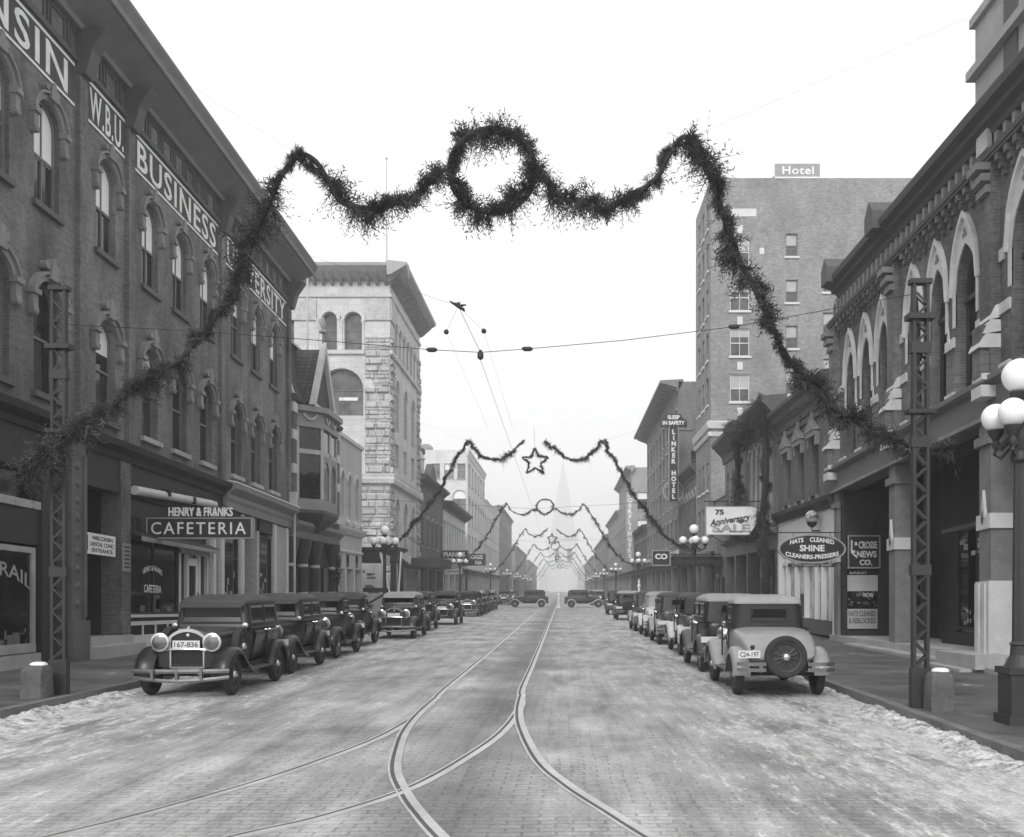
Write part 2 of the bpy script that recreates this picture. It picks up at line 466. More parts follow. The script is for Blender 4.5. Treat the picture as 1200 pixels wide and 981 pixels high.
    def hw(z): return (.695 if not coupe else .675) - .05*tall(z)
    def yfr(z): return yw - .10*tall(z)
    def yre(z): return yB + .07*tall(z)
    if not tour:
        lo = []
        for z in (BE-.03, BE+.02, (BE+top)/2, top):
            lo.append([Vector((x, y, z)) for x, y in rrect(-hw(z), hw(z), yre(z), yfr(z), .10 if not coupe else .2, 7)])
        MB().loft(lo).build('cabin', upper, root, 40)
    else:
        m = MB()                                # open tourer: windscreen posts, top irons and side curtains
        for s_ in (-1, 1):
            for yy in (yw-.05, (yw+yB)/2+.1, yB+.15): m.tube([(s_*.66, yy, BE-.02), (s_*.64, yy-.04, top+.02)], .022, 8)
        m.each('top_iron', BLACKP, root, 40)
        m = MB().box(WORLD, -.6, .6, yB+.25, yB+.42, .8, BE+.12).box(WORLD, -.6, .6, yw-.95, yw-.8, .8, BE+.1)
        m.each('seat', DKTOP, root)
        MB().hexa([(-.66, yB-.02, BE), (.66, yB-.02, BE), (.66, yB+.03, BE), (-.66, yB+.03, BE), (-.64, yB-.02, top), (.64, yB-.02, top), (.64, yB+.04, top), (-.64, yB+.04, top)]).build('rear_curtain', roof, root)
    # roof
    lo = []
    for z, g_, r1 in ((top-.03, -.012, .13), (top-.02, .012, .13), (top+.02, .012, .14), (top+.06, -.015, .17), (top+.098, -.065, .2), (top+.128, -.14, .24), (top+.146, -.25, .22), (top+.15, -.36, .2)):
        lo.append([Vector((x, y, z+.025*(1-abs(y-(yw+yB)/2)/2))) for x, y in rrect(-hw(top)-g_, hw(top)+g_, yre(top)-g_, yfr(top)+g_+.02, max(.05, r1))])
    MB().loft(lo).build('roof', roof, root, 50)
    if visor and not tour:
        y = yfr(top); MB().hexa([(-.63, y-.02, top-.005), (.63, y-.02, top-.005), (.6, y+.20, top-.075), (-.6, y+.20, top-.075), (-.63, y-.02, top+.03), (.63, y-.02, top+.03), (.6, y+.20, top-.055), (-.6, y+.20, top-.055)]).build('sun_visor', roof, root)
    # glass
    z0, z1 = BE+.055, top-.05
    e = .004
    panel(root, 'windshield', [(-.58, yfr(z0)+e, z0), (.58, yfr(z0)+e, z0), (.555, yfr(z1)+e, z1), (-.555, yfr(z1)+e, z1)], (0, 1, .23), upper, CGLASS)
    if not coupe and not tour: rw = .33
    else: rw = .34
    zr0, zr1 = BE+.095, top-.065
    panel(root, 'rear_window', [(rw, yre(zr0)-e if not tour else yB-.02, zr0), (-rw, yre(zr0)-e if not tour else yB-.02, zr0), (-rw+.01, yre(zr1)-e if not tour else yB-.02, zr1), (rw-.01, yre(zr1)-e if not tour else yB-.02, zr1)], (0, -1, .15), upper if not tour else roof, CGLASS)
    if not tour:
        L = yw-yB
        spans = [(yw-.16, yw-.16-(L-.5)*.5), (yw-.22-(L-.5)*.5, yw-.22-(L-.5)*1.0)] if not coupe else [(yw-.16, yB+.22)]
        for s_ in (-1, 1):
            for a, b in spans:
                panel(root, 'side_window', [(s_*(hw(z0)+e), a, z0), (s_*(hw(z0)+e), b, z0), (s_*(hw(z1)+e), b, z1), (s_*(hw(z1)+e), a-.04, z1)], (s_, 0, .12), upper, CGLASS)
    # doors: seams and handles
    m = MB()
    for s_ in (-1, 1):
        for yy in ((yw-.10, yw-1.0, yr+.62) if not coupe else (yw-.10, yB+.16)):
            m.box(WORLD, min(s_*.715, s_*.747), max(s_*.715, s_*.747), yy-.006, yy+.006, .60, BE-.05)
    m.each('door_seam', CHASSIS, root)
    for s_ in (-1, 1):
        for yy in ((yw-.85, yw-1.1) if not coupe else (yB+.3,)):
            MB().tube([(s_*.735, yy, BE-.09), (s_*.785, yy, BE-.09), (s_*.79, yy-.11, BE-.095)], .013, 6).build('door_handle', NICKEL, root, 40)
        MB().lathe((s_*.66, yf-.93, BE+.02), [(.02,-.08),(.045,-.04),(.055,.02),(.05,.035),(.001,.045)], (0,1,0), 14).build('cowl_lamp', shell, root, 40)
    # bumpers
    if front_bumper:
        m = MB()
        for zz, dip in ((.475, 0), (.365, .06)):
            bar(m, [(x, yf+.70-.16*(x/.85)**2, zz-dip*(1-abs(x/.85)**1.5)) for x in [-.85+.1*i for i in range(18)]], .072 if not dip else .062, .03)
        for x in (-.42, 0, .42): m.box(WORLD, x-.022, x+.022, yf+.62, yf+.725, .33, .51)
        for x in (-.36, .36): m.box(WORLD, x-.02, x+.02, yf+.4, yf+.66, .42, .46)
        m.build('front_bumper', DULLN, root)
    m = MB()
    yb = (yB-1.26 if coupe else yr-.5)
    for s_ in (-1, 1):
        for zz in (.50, .60):
            bar(m, [(s_*(.36+.08*i), yb-.2-.0*i+.12*max(0, i-4)/2, zz) for i in range(7)][::s_], .062, .03)
        m.box(WORLD, s_*.45-.02, s_*.45+.02, yb-.2, yb+.5, .46, .52); m.box(WORLD, s_*.45-.03, s_*.45+.03, yb-.225, yb-.17, .47, .63)
    m.each('rear_bumper', DULLN, root)
    # spare, plates, tail lamp
    if rear_spare:
        sp = wheel(root, 0, yb-.10, 1, SPOKED, 'spare_wheel', (0, -1, 0), z=.72)
        MB().box(WORLD, -.05, .05, yb-.02, yb+.3, .66, .78).build('spare_bracket', CHASSIS, root)
    if side_mount:
        for s_ in (-1, 1):
            wheel(root, s_*.66, yf-.66, s_, SPOKED, 'spare_wheel', (1, 0, 0), z=.83)
    pf = MB().box(WORLD, -.24, .24, yf+.262, yf+.27, .845, .985).build('front_plate', PLATE, root)
    if plate: text('plate_number', plate, Fr((0, 0, 0), (1, 0, 0), (0, 1, 0)), 0, .872, .085, PLATEINK, pf, w=yf+.27, depth=.004, width=.42, d=-1, bold=.02)
    px = -.63
    m = MB().box(WORLD, px-.19, px+.19, yb-.1, yb-.092, .70, .83)
    pr = m.build('rear_plate', PLATE, root)
    if plate: text('plate_number', plate, Fr((0, 0, 0), (1, 0, 0), (0, -1, 0)), px, .725, .08, PLATEINK, pr, w=-(yb-.1), depth=.004, width=.33, d=1, bold=.02)
    MB().lathe((px+.06, yb-.06, .885), [(.03,-.05),(.042,0),(.042,.03),(.001,.05)], (0,-1,0), 14).tube([(px+.06, yb-.05, .87), (px+.06, yb+.3, .62)], .012, 6).build('tail_lamp', CHASSIS, root, 40)
    return root
def put(root, x, y, rot):
    root.location = (x, y, 0); root.rotation_euler = (0, 0, R(rot)); return root
# ------------------------------------------------------------------ camera, sky, air
F = 1150.0; VX = 660.0; VY = 690.0; CH = 1.9
cam = bpy.data.cameras.new('camera'); camo = bpy.data.objects.new('camera', cam); COL.objects.link(camo)
camo.location = (0, 0, CH); camo.rotation_euler = (R(90), 0, 0)
cam.sensor_width = 36; cam.lens = F/1200*36; cam.shift_x = -(VX-600)/1200; cam.shift_y = (VY-490.5)/1200
cam.clip_end = 3000; scene.camera = camo
SUN_EL, SUN_AZ = 36, 190                      # behind the camera, a little to the left, behind thin cloud
w = bpy.data.worlds.new('World'); scene.world = w; w.use_nodes = True
N = w.node_tree.nodes; L = w.node_tree.links
sky = N.new('ShaderNodeTexSky'); sky.sky_type = 'NISHITA'; sky.sun_disc = False
sky.sun_elevation = R(SUN_EL); sky.sun_rotation = R(SUN_AZ); sky.air_density = 1.0; sky.dust_density = 4.0
bw = N.new('ShaderNodeRGBToBW'); L.new(sky.outputs[0], bw.inputs[0])
mr = N.new('ShaderNodeMapRange'); L.new(bw.outputs[0], mr.inputs[0])       # cloud evens the sky out
mr.inputs[1].default_value = 0; mr.inputs[2].default_value = 20; mr.inputs[3].default_value = 12.5; mr.inputs[4].default_value = 15.0
bg = N['Background']; L.new(mr.outputs[0], bg.inputs['Color']); bg.inputs['Strength'].default_value = .062
sl = bpy.data.lights.new('sun', 'SUN'); sl.energy = 1.5; sl.angle = R(22); so = bpy.data.objects.new('sun', sl); COL.objects.link(so)
az, el = R(SUN_AZ), R(SUN_EL)
dirv = Vector((math.sin(az)*math.cos(el), math.cos(az)*math.cos(el), math.sin(el)))
so.rotation_euler = dirv.to_track_quat('Z', 'Y').to_euler()
vs = scene.view_settings; vs.view_transform = 'Standard'; vs.look = 'None'; vs.gamma = 1; vs.exposure = 0.52
scene.cycles.use_denoising = True; scene.cycles.max_bounces = 6; scene.cycles.diffuse_bounces = 3; scene.cycles.volume_bounces = 3
scene.cycles.transparent_max_bounces = 6

m = bpy.data.materials.new('winter_haze'); m.use_nodes = True
n_ = m.node_tree.nodes; n_.remove(n_['Principled BSDF'])
pv = n_.new('ShaderNodeVolumePrincipled'); pv.inputs['Density'].default_value = .0016; pv.inputs['Color'].default_value = (1, 1, 1, 1); pv.inputs['Anisotropy'].default_value = .6
m.node_tree.links.new(pv.outputs[0], n_['Material Output'].inputs['Volume'])
hz = MB().box(WORLD, -160, 160, -30, 900, -1.2, 80).build('haze', m, kind='stuff')

# ------------------------------------------------------------------ ground
KL, KR = -8.15, 5.0
def ground_mat():
    m, N, L, p = _nodes('brick_paving_with_snow')
    pos = N.new('ShaderNodeNewGeometry').outputs['Position']
    s = N.new('ShaderNodeSeparateXYZ'); L.new(pos, s.inputs[0])
    wob = N.new('ShaderNodeVectorMath'); wob.operation = 'MULTIPLY_ADD'                # courses wander as the paving has settled
    wn = _noise(N, L, pos, .8, 3, .6); L.new(wn.outputs[1], wob.inputs[0]); wob.inputs[1].default_value = (.10, .16, 0); L.new(pos, wob.inputs[2])
    bt = N.new('ShaderNodeTexBrick'); L.new(wob.outputs[0], bt.inputs['Vector'])
    bt.inputs['Color1'].default_value = _g(.385); bt.inputs['Color2'].default_value = _g(.325); bt.inputs['Mortar'].default_value = _g(.24)
    bt.inputs['Scale'].default_value = 1; bt.inputs['Brick Width'].default_value = .27; bt.inputs['Row Height'].default_value = .125
    bt.inputs['Mortar Size'].default_value = .013; bt.inputs['Mortar Smooth'].default_value = .4
    big = _noise(N, L, pos, .35, 5, .6).outputs[0]
    st = N.new('ShaderNodeMapping'); st.inputs['Scale'].default_value = (2.2, .42, 1); L.new(pos, st.inputs[0])
    streak = _noise(N, L, st.outputs[0], 1.0, 7, .68).outputs[0]
    st2 = N.new('ShaderNodeMapping'); st2.inputs['Scale'].default_value = (6, 1.6, 1); L.new(pos, st2.inputs[0])
    fine = _noise(N, L, st2.outputs[0], 1.6, 5, .7).outputs[0]
    grit = _noise(N, L, pos, 26, 3, .6).outputs[0]
    dirt = _math(N, L, 'MULTIPLY', _ramp(N, L, big, .3, .7, .62, 1.32), _math(N, L, 'MULTIPLY', _ramp(N, L, streak, .32, .68, .58, 1.36), _ramp(N, L, grit, .3, .7, .8, 1.2)))
    mx = N.new('ShaderNodeMix'); mx.data_type = 'RGBA'; mx.blend_type = 'MULTIPLY'; mx.inputs[0].default_value = 1
    worn = N.new('ShaderNodeMix'); worn.data_type = 'RGBA'; L.new(_ramp(N, L, _noise(N, L, pos, .55, 4, .6).outputs[0], .42, .62, .0, .8), worn.inputs[0])
    L.new(bt.outputs['Color'], worn.inputs[6]); worn.inputs[7].default_value = _g(.36)
    # grime worked in along the inner side of the rails
    tr_ = _math(N, L, 'ABSOLUTE', _math(N, L, 'SUBTRACT', s.outputs[0], -1.02))
    gr_ = _math(N, L, 'MULTIPLY', _ramp(N, L, tr_, .12, .85, 1, 0), _ramp(N, L, streak, .36, .56, 0, 1))
    dirt = _math(N, L, 'MULTIPLY', dirt, _ramp(N, L, gr_, 0, 1, 1, .42))
    oil = _ramp(N, L, _noise(N, L, pos, 1.7, 5, .7).outputs[0], .62, .72, 1, .68)
    dirt = _math(N, L, 'MULTIPLY', dirt, oil)
    L.new(worn.outputs[2], mx.inputs[6]); L.new(_gray(N, L, dirt), mx.inputs[7])
    # snow: heavy along both gutters, torn into streaks by the wheels, a dusting in the middle
    cx = (KL+KR)/2; hw = (KR-KL)/2
    edge = _math(N, L, 'DIVIDE', _math(N, L, 'ABSOLUTE', _math(N, L, 'SUBTRACT', s.outputs[0], cx)), hw)
    e2 = _ramp(N, L, edge, .22, 1.0, -.075, .165)
    cov = _math(N, L, 'ADD', _math(N, L, 'ADD', _math(N, L, 'MULTIPLY', streak, .55), _math(N, L, 'MULTIPLY', fine, .45)), e2)
    snow = _ramp(N, L, cov, .535, .615, 0, 1)
    crumb = _ramp(N, L, _math(N, L, 'ADD', _math(N, L, 'MULTIPLY', grit, .6), _math(N, L, 'MULTIPLY', fine, .4)), .38, .58, .15, 1)
    snow = _math(N, L, 'MULTIPLY', snow, crumb)
    m2 = N.new('ShaderNodeMix'); m2.data_type = 'RGBA'; L.new(snow, m2.inputs[0]); L.new(mx.outputs[2], m2.inputs[6])
    L.new(_gray(N, L, _ramp(N, L, fine, .3, .7, .46, .74)), m2.inputs[7])
    L.new(m2.outputs[2], p.inputs['Base Color'])
    L.new(_ramp(N, L, snow, 0, 1, .62, .9), p.inputs['Roughness']); p.inputs['Specular IOR Level'].default_value = .35
    bn = N.new('ShaderNodeBump'); bn.inputs['Strength'].default_value = .7; bn.inputs['Distance'].default_value = .02
    h = _math(N, L, 'ADD', _math(N, L, 'MULTIPLY', bt.outputs['Fac'], -.4), _math(N, L, 'ADD', _math(N, L, 'MULTIPLY', snow, 1.2), _math(N, L, 'MULTIPLY', grit, .8)))
    L.new(h, bn.inputs['Height']); L.new(bn.outputs[0], p.inputs['Normal'])
    return m
ROADM = ground_mat()
MB().box(WORLD, -400, 400, -60, 1400, -.6, -.004).build('ground', plain('far_ground', .3, .9), kind='structure')
MB().add([(KL-.3, -10, 0), (KR+.3, -10, 0), (KR+.3, 95, 0), (KL-.3, 95, 0)], [(0,1,2,3)]).build('road', ROADM, kind='structure')
MB().add([(-45, 95, .001), (45, 95, .001), (45, 108, .001), (-45, 108, .001)], [(0,1,2,3)]).build('cross_street', ROADM, kind='structure')
MB().add([(KL-.3, 108, 0), (KR+.3, 108, 0), (KR+.3, 700, 0), (KL-.3, 700, 0)], [(0,1,2,3)]).build('road', ROADM, kind='structure')
def walk_mat():
    m, N, L, p = _nodes('damp_concrete_walk')
    pos = N.new('ShaderNodeNewGeometry').outputs['Position']
    bt = N.new('ShaderNodeTexBrick'); L.new(pos, bt.inputs['Vector']); bt.offset = 0
    bt.inputs['Color1'].default_value = _g(.085); bt.inputs['Color2'].default_value = _g(.105); bt.inputs['Mortar'].default_value = _g(.055)
    bt.inputs['Scale'].default_value = 1; bt.inputs['Brick Width'].default_value = 1.5; bt.inputs['Row Height'].default_value = 1.5; bt.inputs['Mortar Size'].default_value = .012
    a = _noise(N, L, pos, .7, 6, .65).outputs[0]; b = _noise(N, L, pos, 22, 3).outputs[0]
    f = _math(N, L, 'MULTIPLY', _ramp(N, L, a, .3, .7, .6, 1.35), _ramp(N, L, b, .3, .7, .85, 1.15))
    mx = N.new('ShaderNodeMix'); mx.data_type = 'RGBA'; mx.blend_type = 'MULTIPLY'; mx.inputs[0].default_value = 1
    L.new(bt.outputs['Color'], mx.inputs[6]); L.new(_gray(N, L, f), mx.inputs[7])
    tr = _ramp(N, L, _math(N, L, 'ADD', _math(N, L, 'MULTIPLY', a, .6), _math(N, L, 'MULTIPLY', _noise(N, L, pos, 5, 5, .7).outputs[0], .4)), .60, .66, 0, .7)
    m2 = N.new('ShaderNodeMix'); m2.data_type = 'RGBA'; L.new(tr, m2.inputs[0]); L.new(mx.outputs[2], m2.inputs[6]); m2.inputs[7].default_value = _g(.55)
    L.new(m2.outputs[2], p.inputs['Base Color']); L.new(_ramp(N, L, a, .35, .65, .35, .8), p.inputs['Roughness'])
    bn = N.new('ShaderNodeBump'); bn.inputs['Strength'].default_value = .3; bn.inputs['Distance'].default_value = .01; L.new(b, bn.inputs['Height']); L.new(bn.outputs[0], p.inputs['Normal'])
    return m
WALKM = walk_mat(); KERBM = plain('kerb_stone', .15, .8, var=.35, scale=2.5, bump=.4)
SW = .13
for a, b in ((-10, 95), (108, 700)):
    MB().box(WORLD, KR+.16, 13.5, a, b, -.3, SW).build('sidewalk', WALKM, kind='structure')
    MB().box(WORLD, -16.5, KL-.16, a, b, -.3, SW).build('sidewalk', WALKM, kind='structure')
for x0, x1 in ((KR, KR+.16), (KL-.16, KL)):
    for a, b in ((-10, 95), (108, 700)):
        mb = MB(); y = a
        while y < b:                             # kerb stones, each a little out of line
            l_ = min(1.8, b-y) if y < 60 else min(30, b-y); d = rnd.uniform(-.012, .012)
            mb.box(WORLD, x0+d, x1+d*.3, y, y+l_-.01, -.3, SW+.006+rnd.uniform(-.008, .008)); y += l_
        mb.build('kerb', KERBM, kind='structure')

# snow ridges shovelled into the gutters (cannot be counted)
def snow_mat():
    m, N, L, p = _nodes('trodden_snow')
    pos = N.new('ShaderNodeNewGeometry').outputs['Position']
    a = _noise(N, L, pos, 5, 6, .7).outputs[0]; b = _noise(N, L, pos, 30, 3).outputs[0]
    f = _math(N, L, 'MULTIPLY', _ramp(N, L, a, .38, .64, .20, .72), _ramp(N, L, b, .3, .7, .85, 1.05))
    L.new(_gray(N, L, f), p.inputs['Base Color']); p.inputs['Roughness'].default_value = .85
    bn = N.new('ShaderNodeBump'); bn.inputs['Strength'].default_value = .8; bn.inputs['Distance'].default_value = .03; L.new(_math(N, L, 'ADD', a, _math(N, L, 'MULTIPLY', b, .4)), bn.inputs['Height']); L.new(bn.outputs[0], p.inputs['Normal'])
    return m
SNOWM = snow_mat()
from mathutils import noise as mnoise
def ridge(x0, side, ya, yb, wid, hgt, seed):
    mb = MB(); nx = 24; step = .045; ny = int((yb-ya)/step); v = []; f = []
    for j in range(ny+1):
        y = ya+(yb-ya)*j/ny
        ww = wid*(.55+.75*max(0, mnoise.noise((seed, y*.55, 1))+.5))
        tap = min(1, (y-ya)/1.0, (yb-y)/1.0); tap = max(0, tap)
        for i in range(nx+1):
            t = i/nx; x = x0+side*(t*ww-.1)
            h = (math.sin(math.pi*min(1, t*1.15+.12))**.8 if t < .76 else (1-t)*2.0) if True else 0
            h *= hgt*(.35+.9*max(0, mnoise.noise((x*2.1, y*1.3, seed))+.35)) + .04*mnoise.noise((x*7, y*6, seed)) + .03*mnoise.noise((x*15, y*13, seed+1))
            h += .025*mnoise.noise((x*31, y*27, seed+3))*min(1, max(0, h)*25)
            v.append((x, y, max(0, h)*tap+(.0 if t*ww > .1 else .0) - .012))
    for j in range(ny):
        for i in range(nx):
            a = j*(nx+1)+i; f.append((a, a+1, a+nx+2, a+nx+1))
    mb.add(v, f); return mb.build('trodden_snow', SNOWM, smooth=25, kind='stuff')
ridge(KL, 1, 9.5, 18.6, 1.2, .085, 3.1)
ridge(KR, -1, 7.0, 16.4, .8, .08, 7.7)
ridge(KL, 1, 18.8, 95, .5, .07, 9.3)
ridge(KR, -1, 16.6, 95, .5, .07, 12.3)

# ------------------------------------------------------------------ tram rails let into the paving
STEEL = plain('worn_rail_steel', .52, .45, .35, var=.3, scale=1.5)
RUST = plain('rail_groove', .09, .8, var=.4)
def g(px, py): d = F*CH/(py-VY); return ((px-VX)*d/F, d)
def smooth(pts, n=10):
    out = []; P = [pts[0]]+list(pts)+[pts[-1]]
    for i in range(1, len(P)-2):
        for k in range(n):
            t = k/n; q = []
            for c in range(len(P[0])):
                a, b, c_, d = P[i-1][c], P[i][c], P[i+1][c], P[i+2][c]
                q.append(.5*(2*b+(c_-a)*t+(2*a-5*b+4*c_-d)*t*t+(3*b-a-3*c_+d)*t**3))
            out.append(tuple(q))
    out.append(tuple(pts[-1])); return out
def rail(label, pts, zoff):
    pts = smooth(pts, 12)
    root = thing('tram_rail', label, 'tram rail', (pts[0][0], pts[0][1], 0), 'tram rails in the street')
    def ribbon(o0, o1, z0, z1):
        mb = MB(); lo = []
        for i, p in enumerate(pts):
            a = pts[max(i-1, 0)]; b = pts[min(i+1, len(pts)-1)]
            t = Vector((b[0]-a[0], b[1]-a[1], 0)).normalized(); n_ = Vector((t.y, -t.x, 0)); c = Vector((p[0], p[1], 0))
            lo.append([c+n_*o0+Vector((0, 0, z0)), c+n_*o1+Vector((0, 0, z0)), c+n_*o1+Vector((0, 0, z1)), c+n_*o0+Vector((0, 0, z1))])
        return mb.loft(lo)
    ribbon(-.042, .036, -.02, .008+zoff).build('railhead', STEEL, root)
    ribbon(.036, .078, -.02, .0045+zoff).build('groove', RUST, root)
    ribbon(.078, .102, -.02, .008+zoff).build('guard_lip', STEEL, root)
    return root
XA, XB = -2.19, -.74
rail('left straight tram rail running up the street and bending off to the lower left', [(XA, 230), (XA, 100), (XA, 60), (XA, 35), (XA, 24), (XA-.02, 18.5), g(498, 833), g(454, 861), g(383, 890), g(300, 918), g(170, 955), g(40, 987)], 0)
rail('right straight tram rail running up the street and bending off to the lower left', [(XB, 230), (XB, 100), (XB, 60), (XB, 35), (XB, 24), (XB-.01, 18.5), g(612, 828), g(592, 857), g(550, 888), g(483, 925), g(383, 958), g(300, 977), g(180, 1006)], .003)
rail('curved tram rail branching from the left rail towards the lower middle', [(XA+.02, 17.2), g(494, 836), g(478, 856), g(470, 876), g(466, 904), g(479, 933), g(497, 957), g(519, 981), g(560, 1020)], .006)
rail('curved tram rail branching from the right rail towards the lower right', [(XB+.03, 17.6), g(610, 832), g(613, 853), g(633, 891), g(667, 921), g(717, 953), g(762, 981), g(840, 1025)], .009)
# ------------------------------------------------------------------ materials of the buildings
BR_L = brick('painted_brick_left', .165, .112, .185, stain=.55, bump=.4)
BR_LD = plain('painted_trim_left', .10, .7, var=.25, bump=.1)
FRAME_D = plain('window_frame_dark', .055, .6); FRAME_M = plain('window_frame_grey', .17, .6); FRAME_W = plain('window_frame_white', .6, .6, var=.12)
BLIND = plain('linen_blind', .82, .9, var=.08); WGLASS = glass_mat('window_glass', .006, .035); SHOPG = glass_mat('shop_glass', .006, .014, .05, .03)
SIGNBLK = plain('sign_black', .028, .55, var=.2); SIGNWHT = plain('sign_white', .76, .6, var=.16, scale=2.5); SIGNGREY = plain('sign_grey', .30, .6)
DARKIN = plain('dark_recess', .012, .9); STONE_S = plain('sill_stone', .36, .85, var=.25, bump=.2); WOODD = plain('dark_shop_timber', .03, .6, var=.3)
LBRICK = brick('pale_glazed_brick', .50, .42, .25, bw=.23, bh=.075, stain=.15)
IRON = plain('painted_iron', .028, .55, var=.3); SNOWP = plain('settled_snow', .80, .9, var=.08)
HOODM = plain('hood_mould_paint', .22, .7, var=.3, bump=.2)

def core(bld, fr, u0, u1, v1, depth, mat, vg=0, tg=.55, th=.55, name='side_wall'):
    m = MB().box(fr, u0+.02, u1-.02, -depth, -th, vg, v1)
    if vg: m.box(fr, u0+.02, u1-.02, -depth, -tg, 0, vg)
    return m.build(name, mat, bld)

def ornate_hood(fr, o, f, mat, k=1.0):
    """cast-iron window hood with dropped ears, scrolls and a crest"""
    mb = MB(); A = o.arch(.03); B = o.arch(.22*k); C = o.arch(.30*k)
    mb.strip(fr, A, B, 0, .10); mb.strip(fr, B, C, .0, .17)
    for s_ in (-1, 1):
        x = o.uc+s_*(o.a+.15*k)
        mb.box(fr, x-.11*k, x+.11*k, 0, .13, o.spring-.38, o.spring+.02)
        mb.box(fr, x-.15*k, x+.15*k, 0, .19, o.spring-.05, o.spring+.07)
        mb.lathe(fr.P(x, .0, o.spring-.42), [(.001, 0), (.11*k, .0), (.11*k, .15), (.06*k, .18), (.001, .18)], fr.W, 10)
        mb.lathe(fr.P(o.uc+s_*.22, 0, o.spring+o.rise+.36*k), [(.001, 0), (.10*k, 0), (.10*k, .16), (.001, .16)], fr.W, 10)
    t = o.spring+o.rise
    mb.prism(fr, [(o.uc-.16, t+.05), (o.uc+.16, t+.05), (o.uc+.11, t+.40*k), (o.uc+.05, t+.56*k), (o.uc-.05, t+.56*k), (o.uc-.11, t+.40*k)], 0, .2)
    return mb.build('hood', mat, f)

# ================================================================== business college block (left, nearest)
fr = west(shear=.026, yref=43)
U0, U1 = 13.6, 42.9
L1 = thing('brick_building', 'long dark painted brick block on the left with white lettering painted under a deep cornice', 'building', (-12, 28, 0), 'brick business blocks')
cols = [(14.1, 0), (16.3, 0), (18.5, 0), (20.7, 0), (22.8, 0), (25.75, 1), (28.5, 1), (30.7, 1), (33.0, 1), (36.0, 1), (38.3, 1), (40.6, 1)]
o2 = [W(u, .56, 5.86, 8.05, .42, 'seg') for u, _ in cols]
o3 = [W(u, .55, 10.2, 12.15, .5, 'round') for u, _ in cols]
mb = MB(); wall(mb, fr, U0, U1, 5.42, 9.5, .5, o2); wall(mb, fr, U0, U1, 9.5, 15.3, .5, o3)
for u in (24.35, 27.05, 34.35, 42.72): mb.box(fr, u-.2, u+.2, 0, .12, 5.45, 15.2)
mb.build('wall', BR_L, L1)
core(L1, fr, U0, U1, 16.0, 14, BR_L, 5.3, 12.05)
blinds3 = {20.7: .4, 22.8: .55, 25.75: .5, 28.5: .5, 30.7: .52, 33.0: .5, 36.0: .35, 38.3: .5, 40.6: .5}
for o, (u, _) in zip(o2, cols):
    f = window(L1, fr, o, FRAME_M, WGLASS, rec=.2, mid=.5, mull=False, blind={25.75: .32, 28.5: .25}.get(u), blind_mat=BLIND, sill=STONE_S if u > 27 else BR_LD, sill_out=.12)
    ornate_hood(fr, o, f, HOODM)
for o, (u, _) in zip(o3, cols):
    f = window(L1, fr, o, FRAME_M, WGLASS, rec=.15, mid=.47, blind=blinds3.get(u), blind_mat=BLIND, sill=BR_LD)
    ornate_hood(fr, o, f, HOODM, .8)
# frieze, brackets and great cornice
mb = MB(); u = U0+.1
while u < U1-.4:
    for a, b in ((0, .07), (.62, .69)): mb.box(fr, u+a, u+b, 0, .05, 14.55, 15.08)
    mb.box(fr, u, u+.69, 0, .05, 14.48, 14.55); mb.box(fr, u, u+.69, 0, .05, 15.05, 15.12)
    mb.box(fr, u+.78, u+.84, 0, .06, 14.6, 15.12); u += .92
mb.profile(fr, [(0, 14.36), (.08, 14.36), (.10, 14.46), (0, 14.46)], U0, U1)
mb.build('frieze', BR_LD, L1)
mb = MB()
for u in (24.35, 27.05, 34.35, 42.72):
    mb.profile(fr, [(0, 14.1), (.25, 14.1), (.32, 14.3), (.42, 14.7), (.75, 15.2), (0, 15.2)], u-.22, u+.22)
mb.each('cornice_bracket', BR_LD, L1)
MB().profile(fr, [(0, 15.15), (.18, 15.15), (.22, 15.28), (.95, 15.66), (1.05, 15.66), (1.08, 15.8), (1.2, 15.98), (1.22, 16.06), (0, 16.22)], U0, U1+.25).build('cornice', plain('cornice_tin', .19, .65, var=.25), L1)
# painted signs high on the wall
def wall_sign(u0, u1, s, v0, v1, width=None):
    b = MB().box(fr, u0, u1, .004, .02, v0, v1).build('painted_sign', plain('sign_ground_dark', .05, .7, var=.2), L1)
    m = MB().box(fr, u0, u1, .02, .028, v0, v0+.07).box(fr, u0, u1, .02, .028, v1-.07, v1); m.build('sign_border', SIGNWHT, b)
    text('sign_lettering', s, fr, (u0+u1)/2, v0+.15, v1-v0-.3, SIGNWHT, b, w=.022, depth=.008, width=width or (u1-u0)*.93, bold=.012, spacing=1.12)
wall_sign(14.3, 24.05, 'WISCONSIN', 13.22, 14.28)
wall_sign(24.75, 26.8, 'W.B.U.', 13.22, 14.28)
wall_sign(27.35, 34.05, 'BUSINESS', 13.22, 14.28)
wall_sign(34.7, 42.45, 'UNIVERSITY', 13.22, 14.28)
# shop fronts
MB().profile(fr, [(0, 4.95), (.06, 4.95), (.1, 5.1), (.32, 5.22), (.36, 5.38), (.2, 5.44), (0, 5.46)], U0, 34.6).build('shop_cornice', WOODD, L1)
mb = MB().profile(fr, [(0, 4.55), (.1, 4.55), (.14, 4.8), (.2, 4.9), (.2, 5.05), (.45, 5.25), (.48, 5.42), (0, 5.5)], 34.6, 42.95)
mb.build('shop_cornice', plain('pale_cornice_tin', .24, .6, var=.25), L1)
MB().profile(fr, [(.38, 5.43), (.5, 5.43), (.5, 5.47), (.2, 5.52), (.1, 5.52)], 34.6, 42.95).build('snow_cap', SNOWP, L1)
mb = MB().box(fr, U0, U1, -.5, 0, 4.05, 4.95)
mb.box(fr, U0, 15.2, -.5, 0, 0, 4.05).box(fr, 22.6, 23.75, -.5, 0, 0, 4.05)
mb.build('shop_lintel', WOODD, L1)
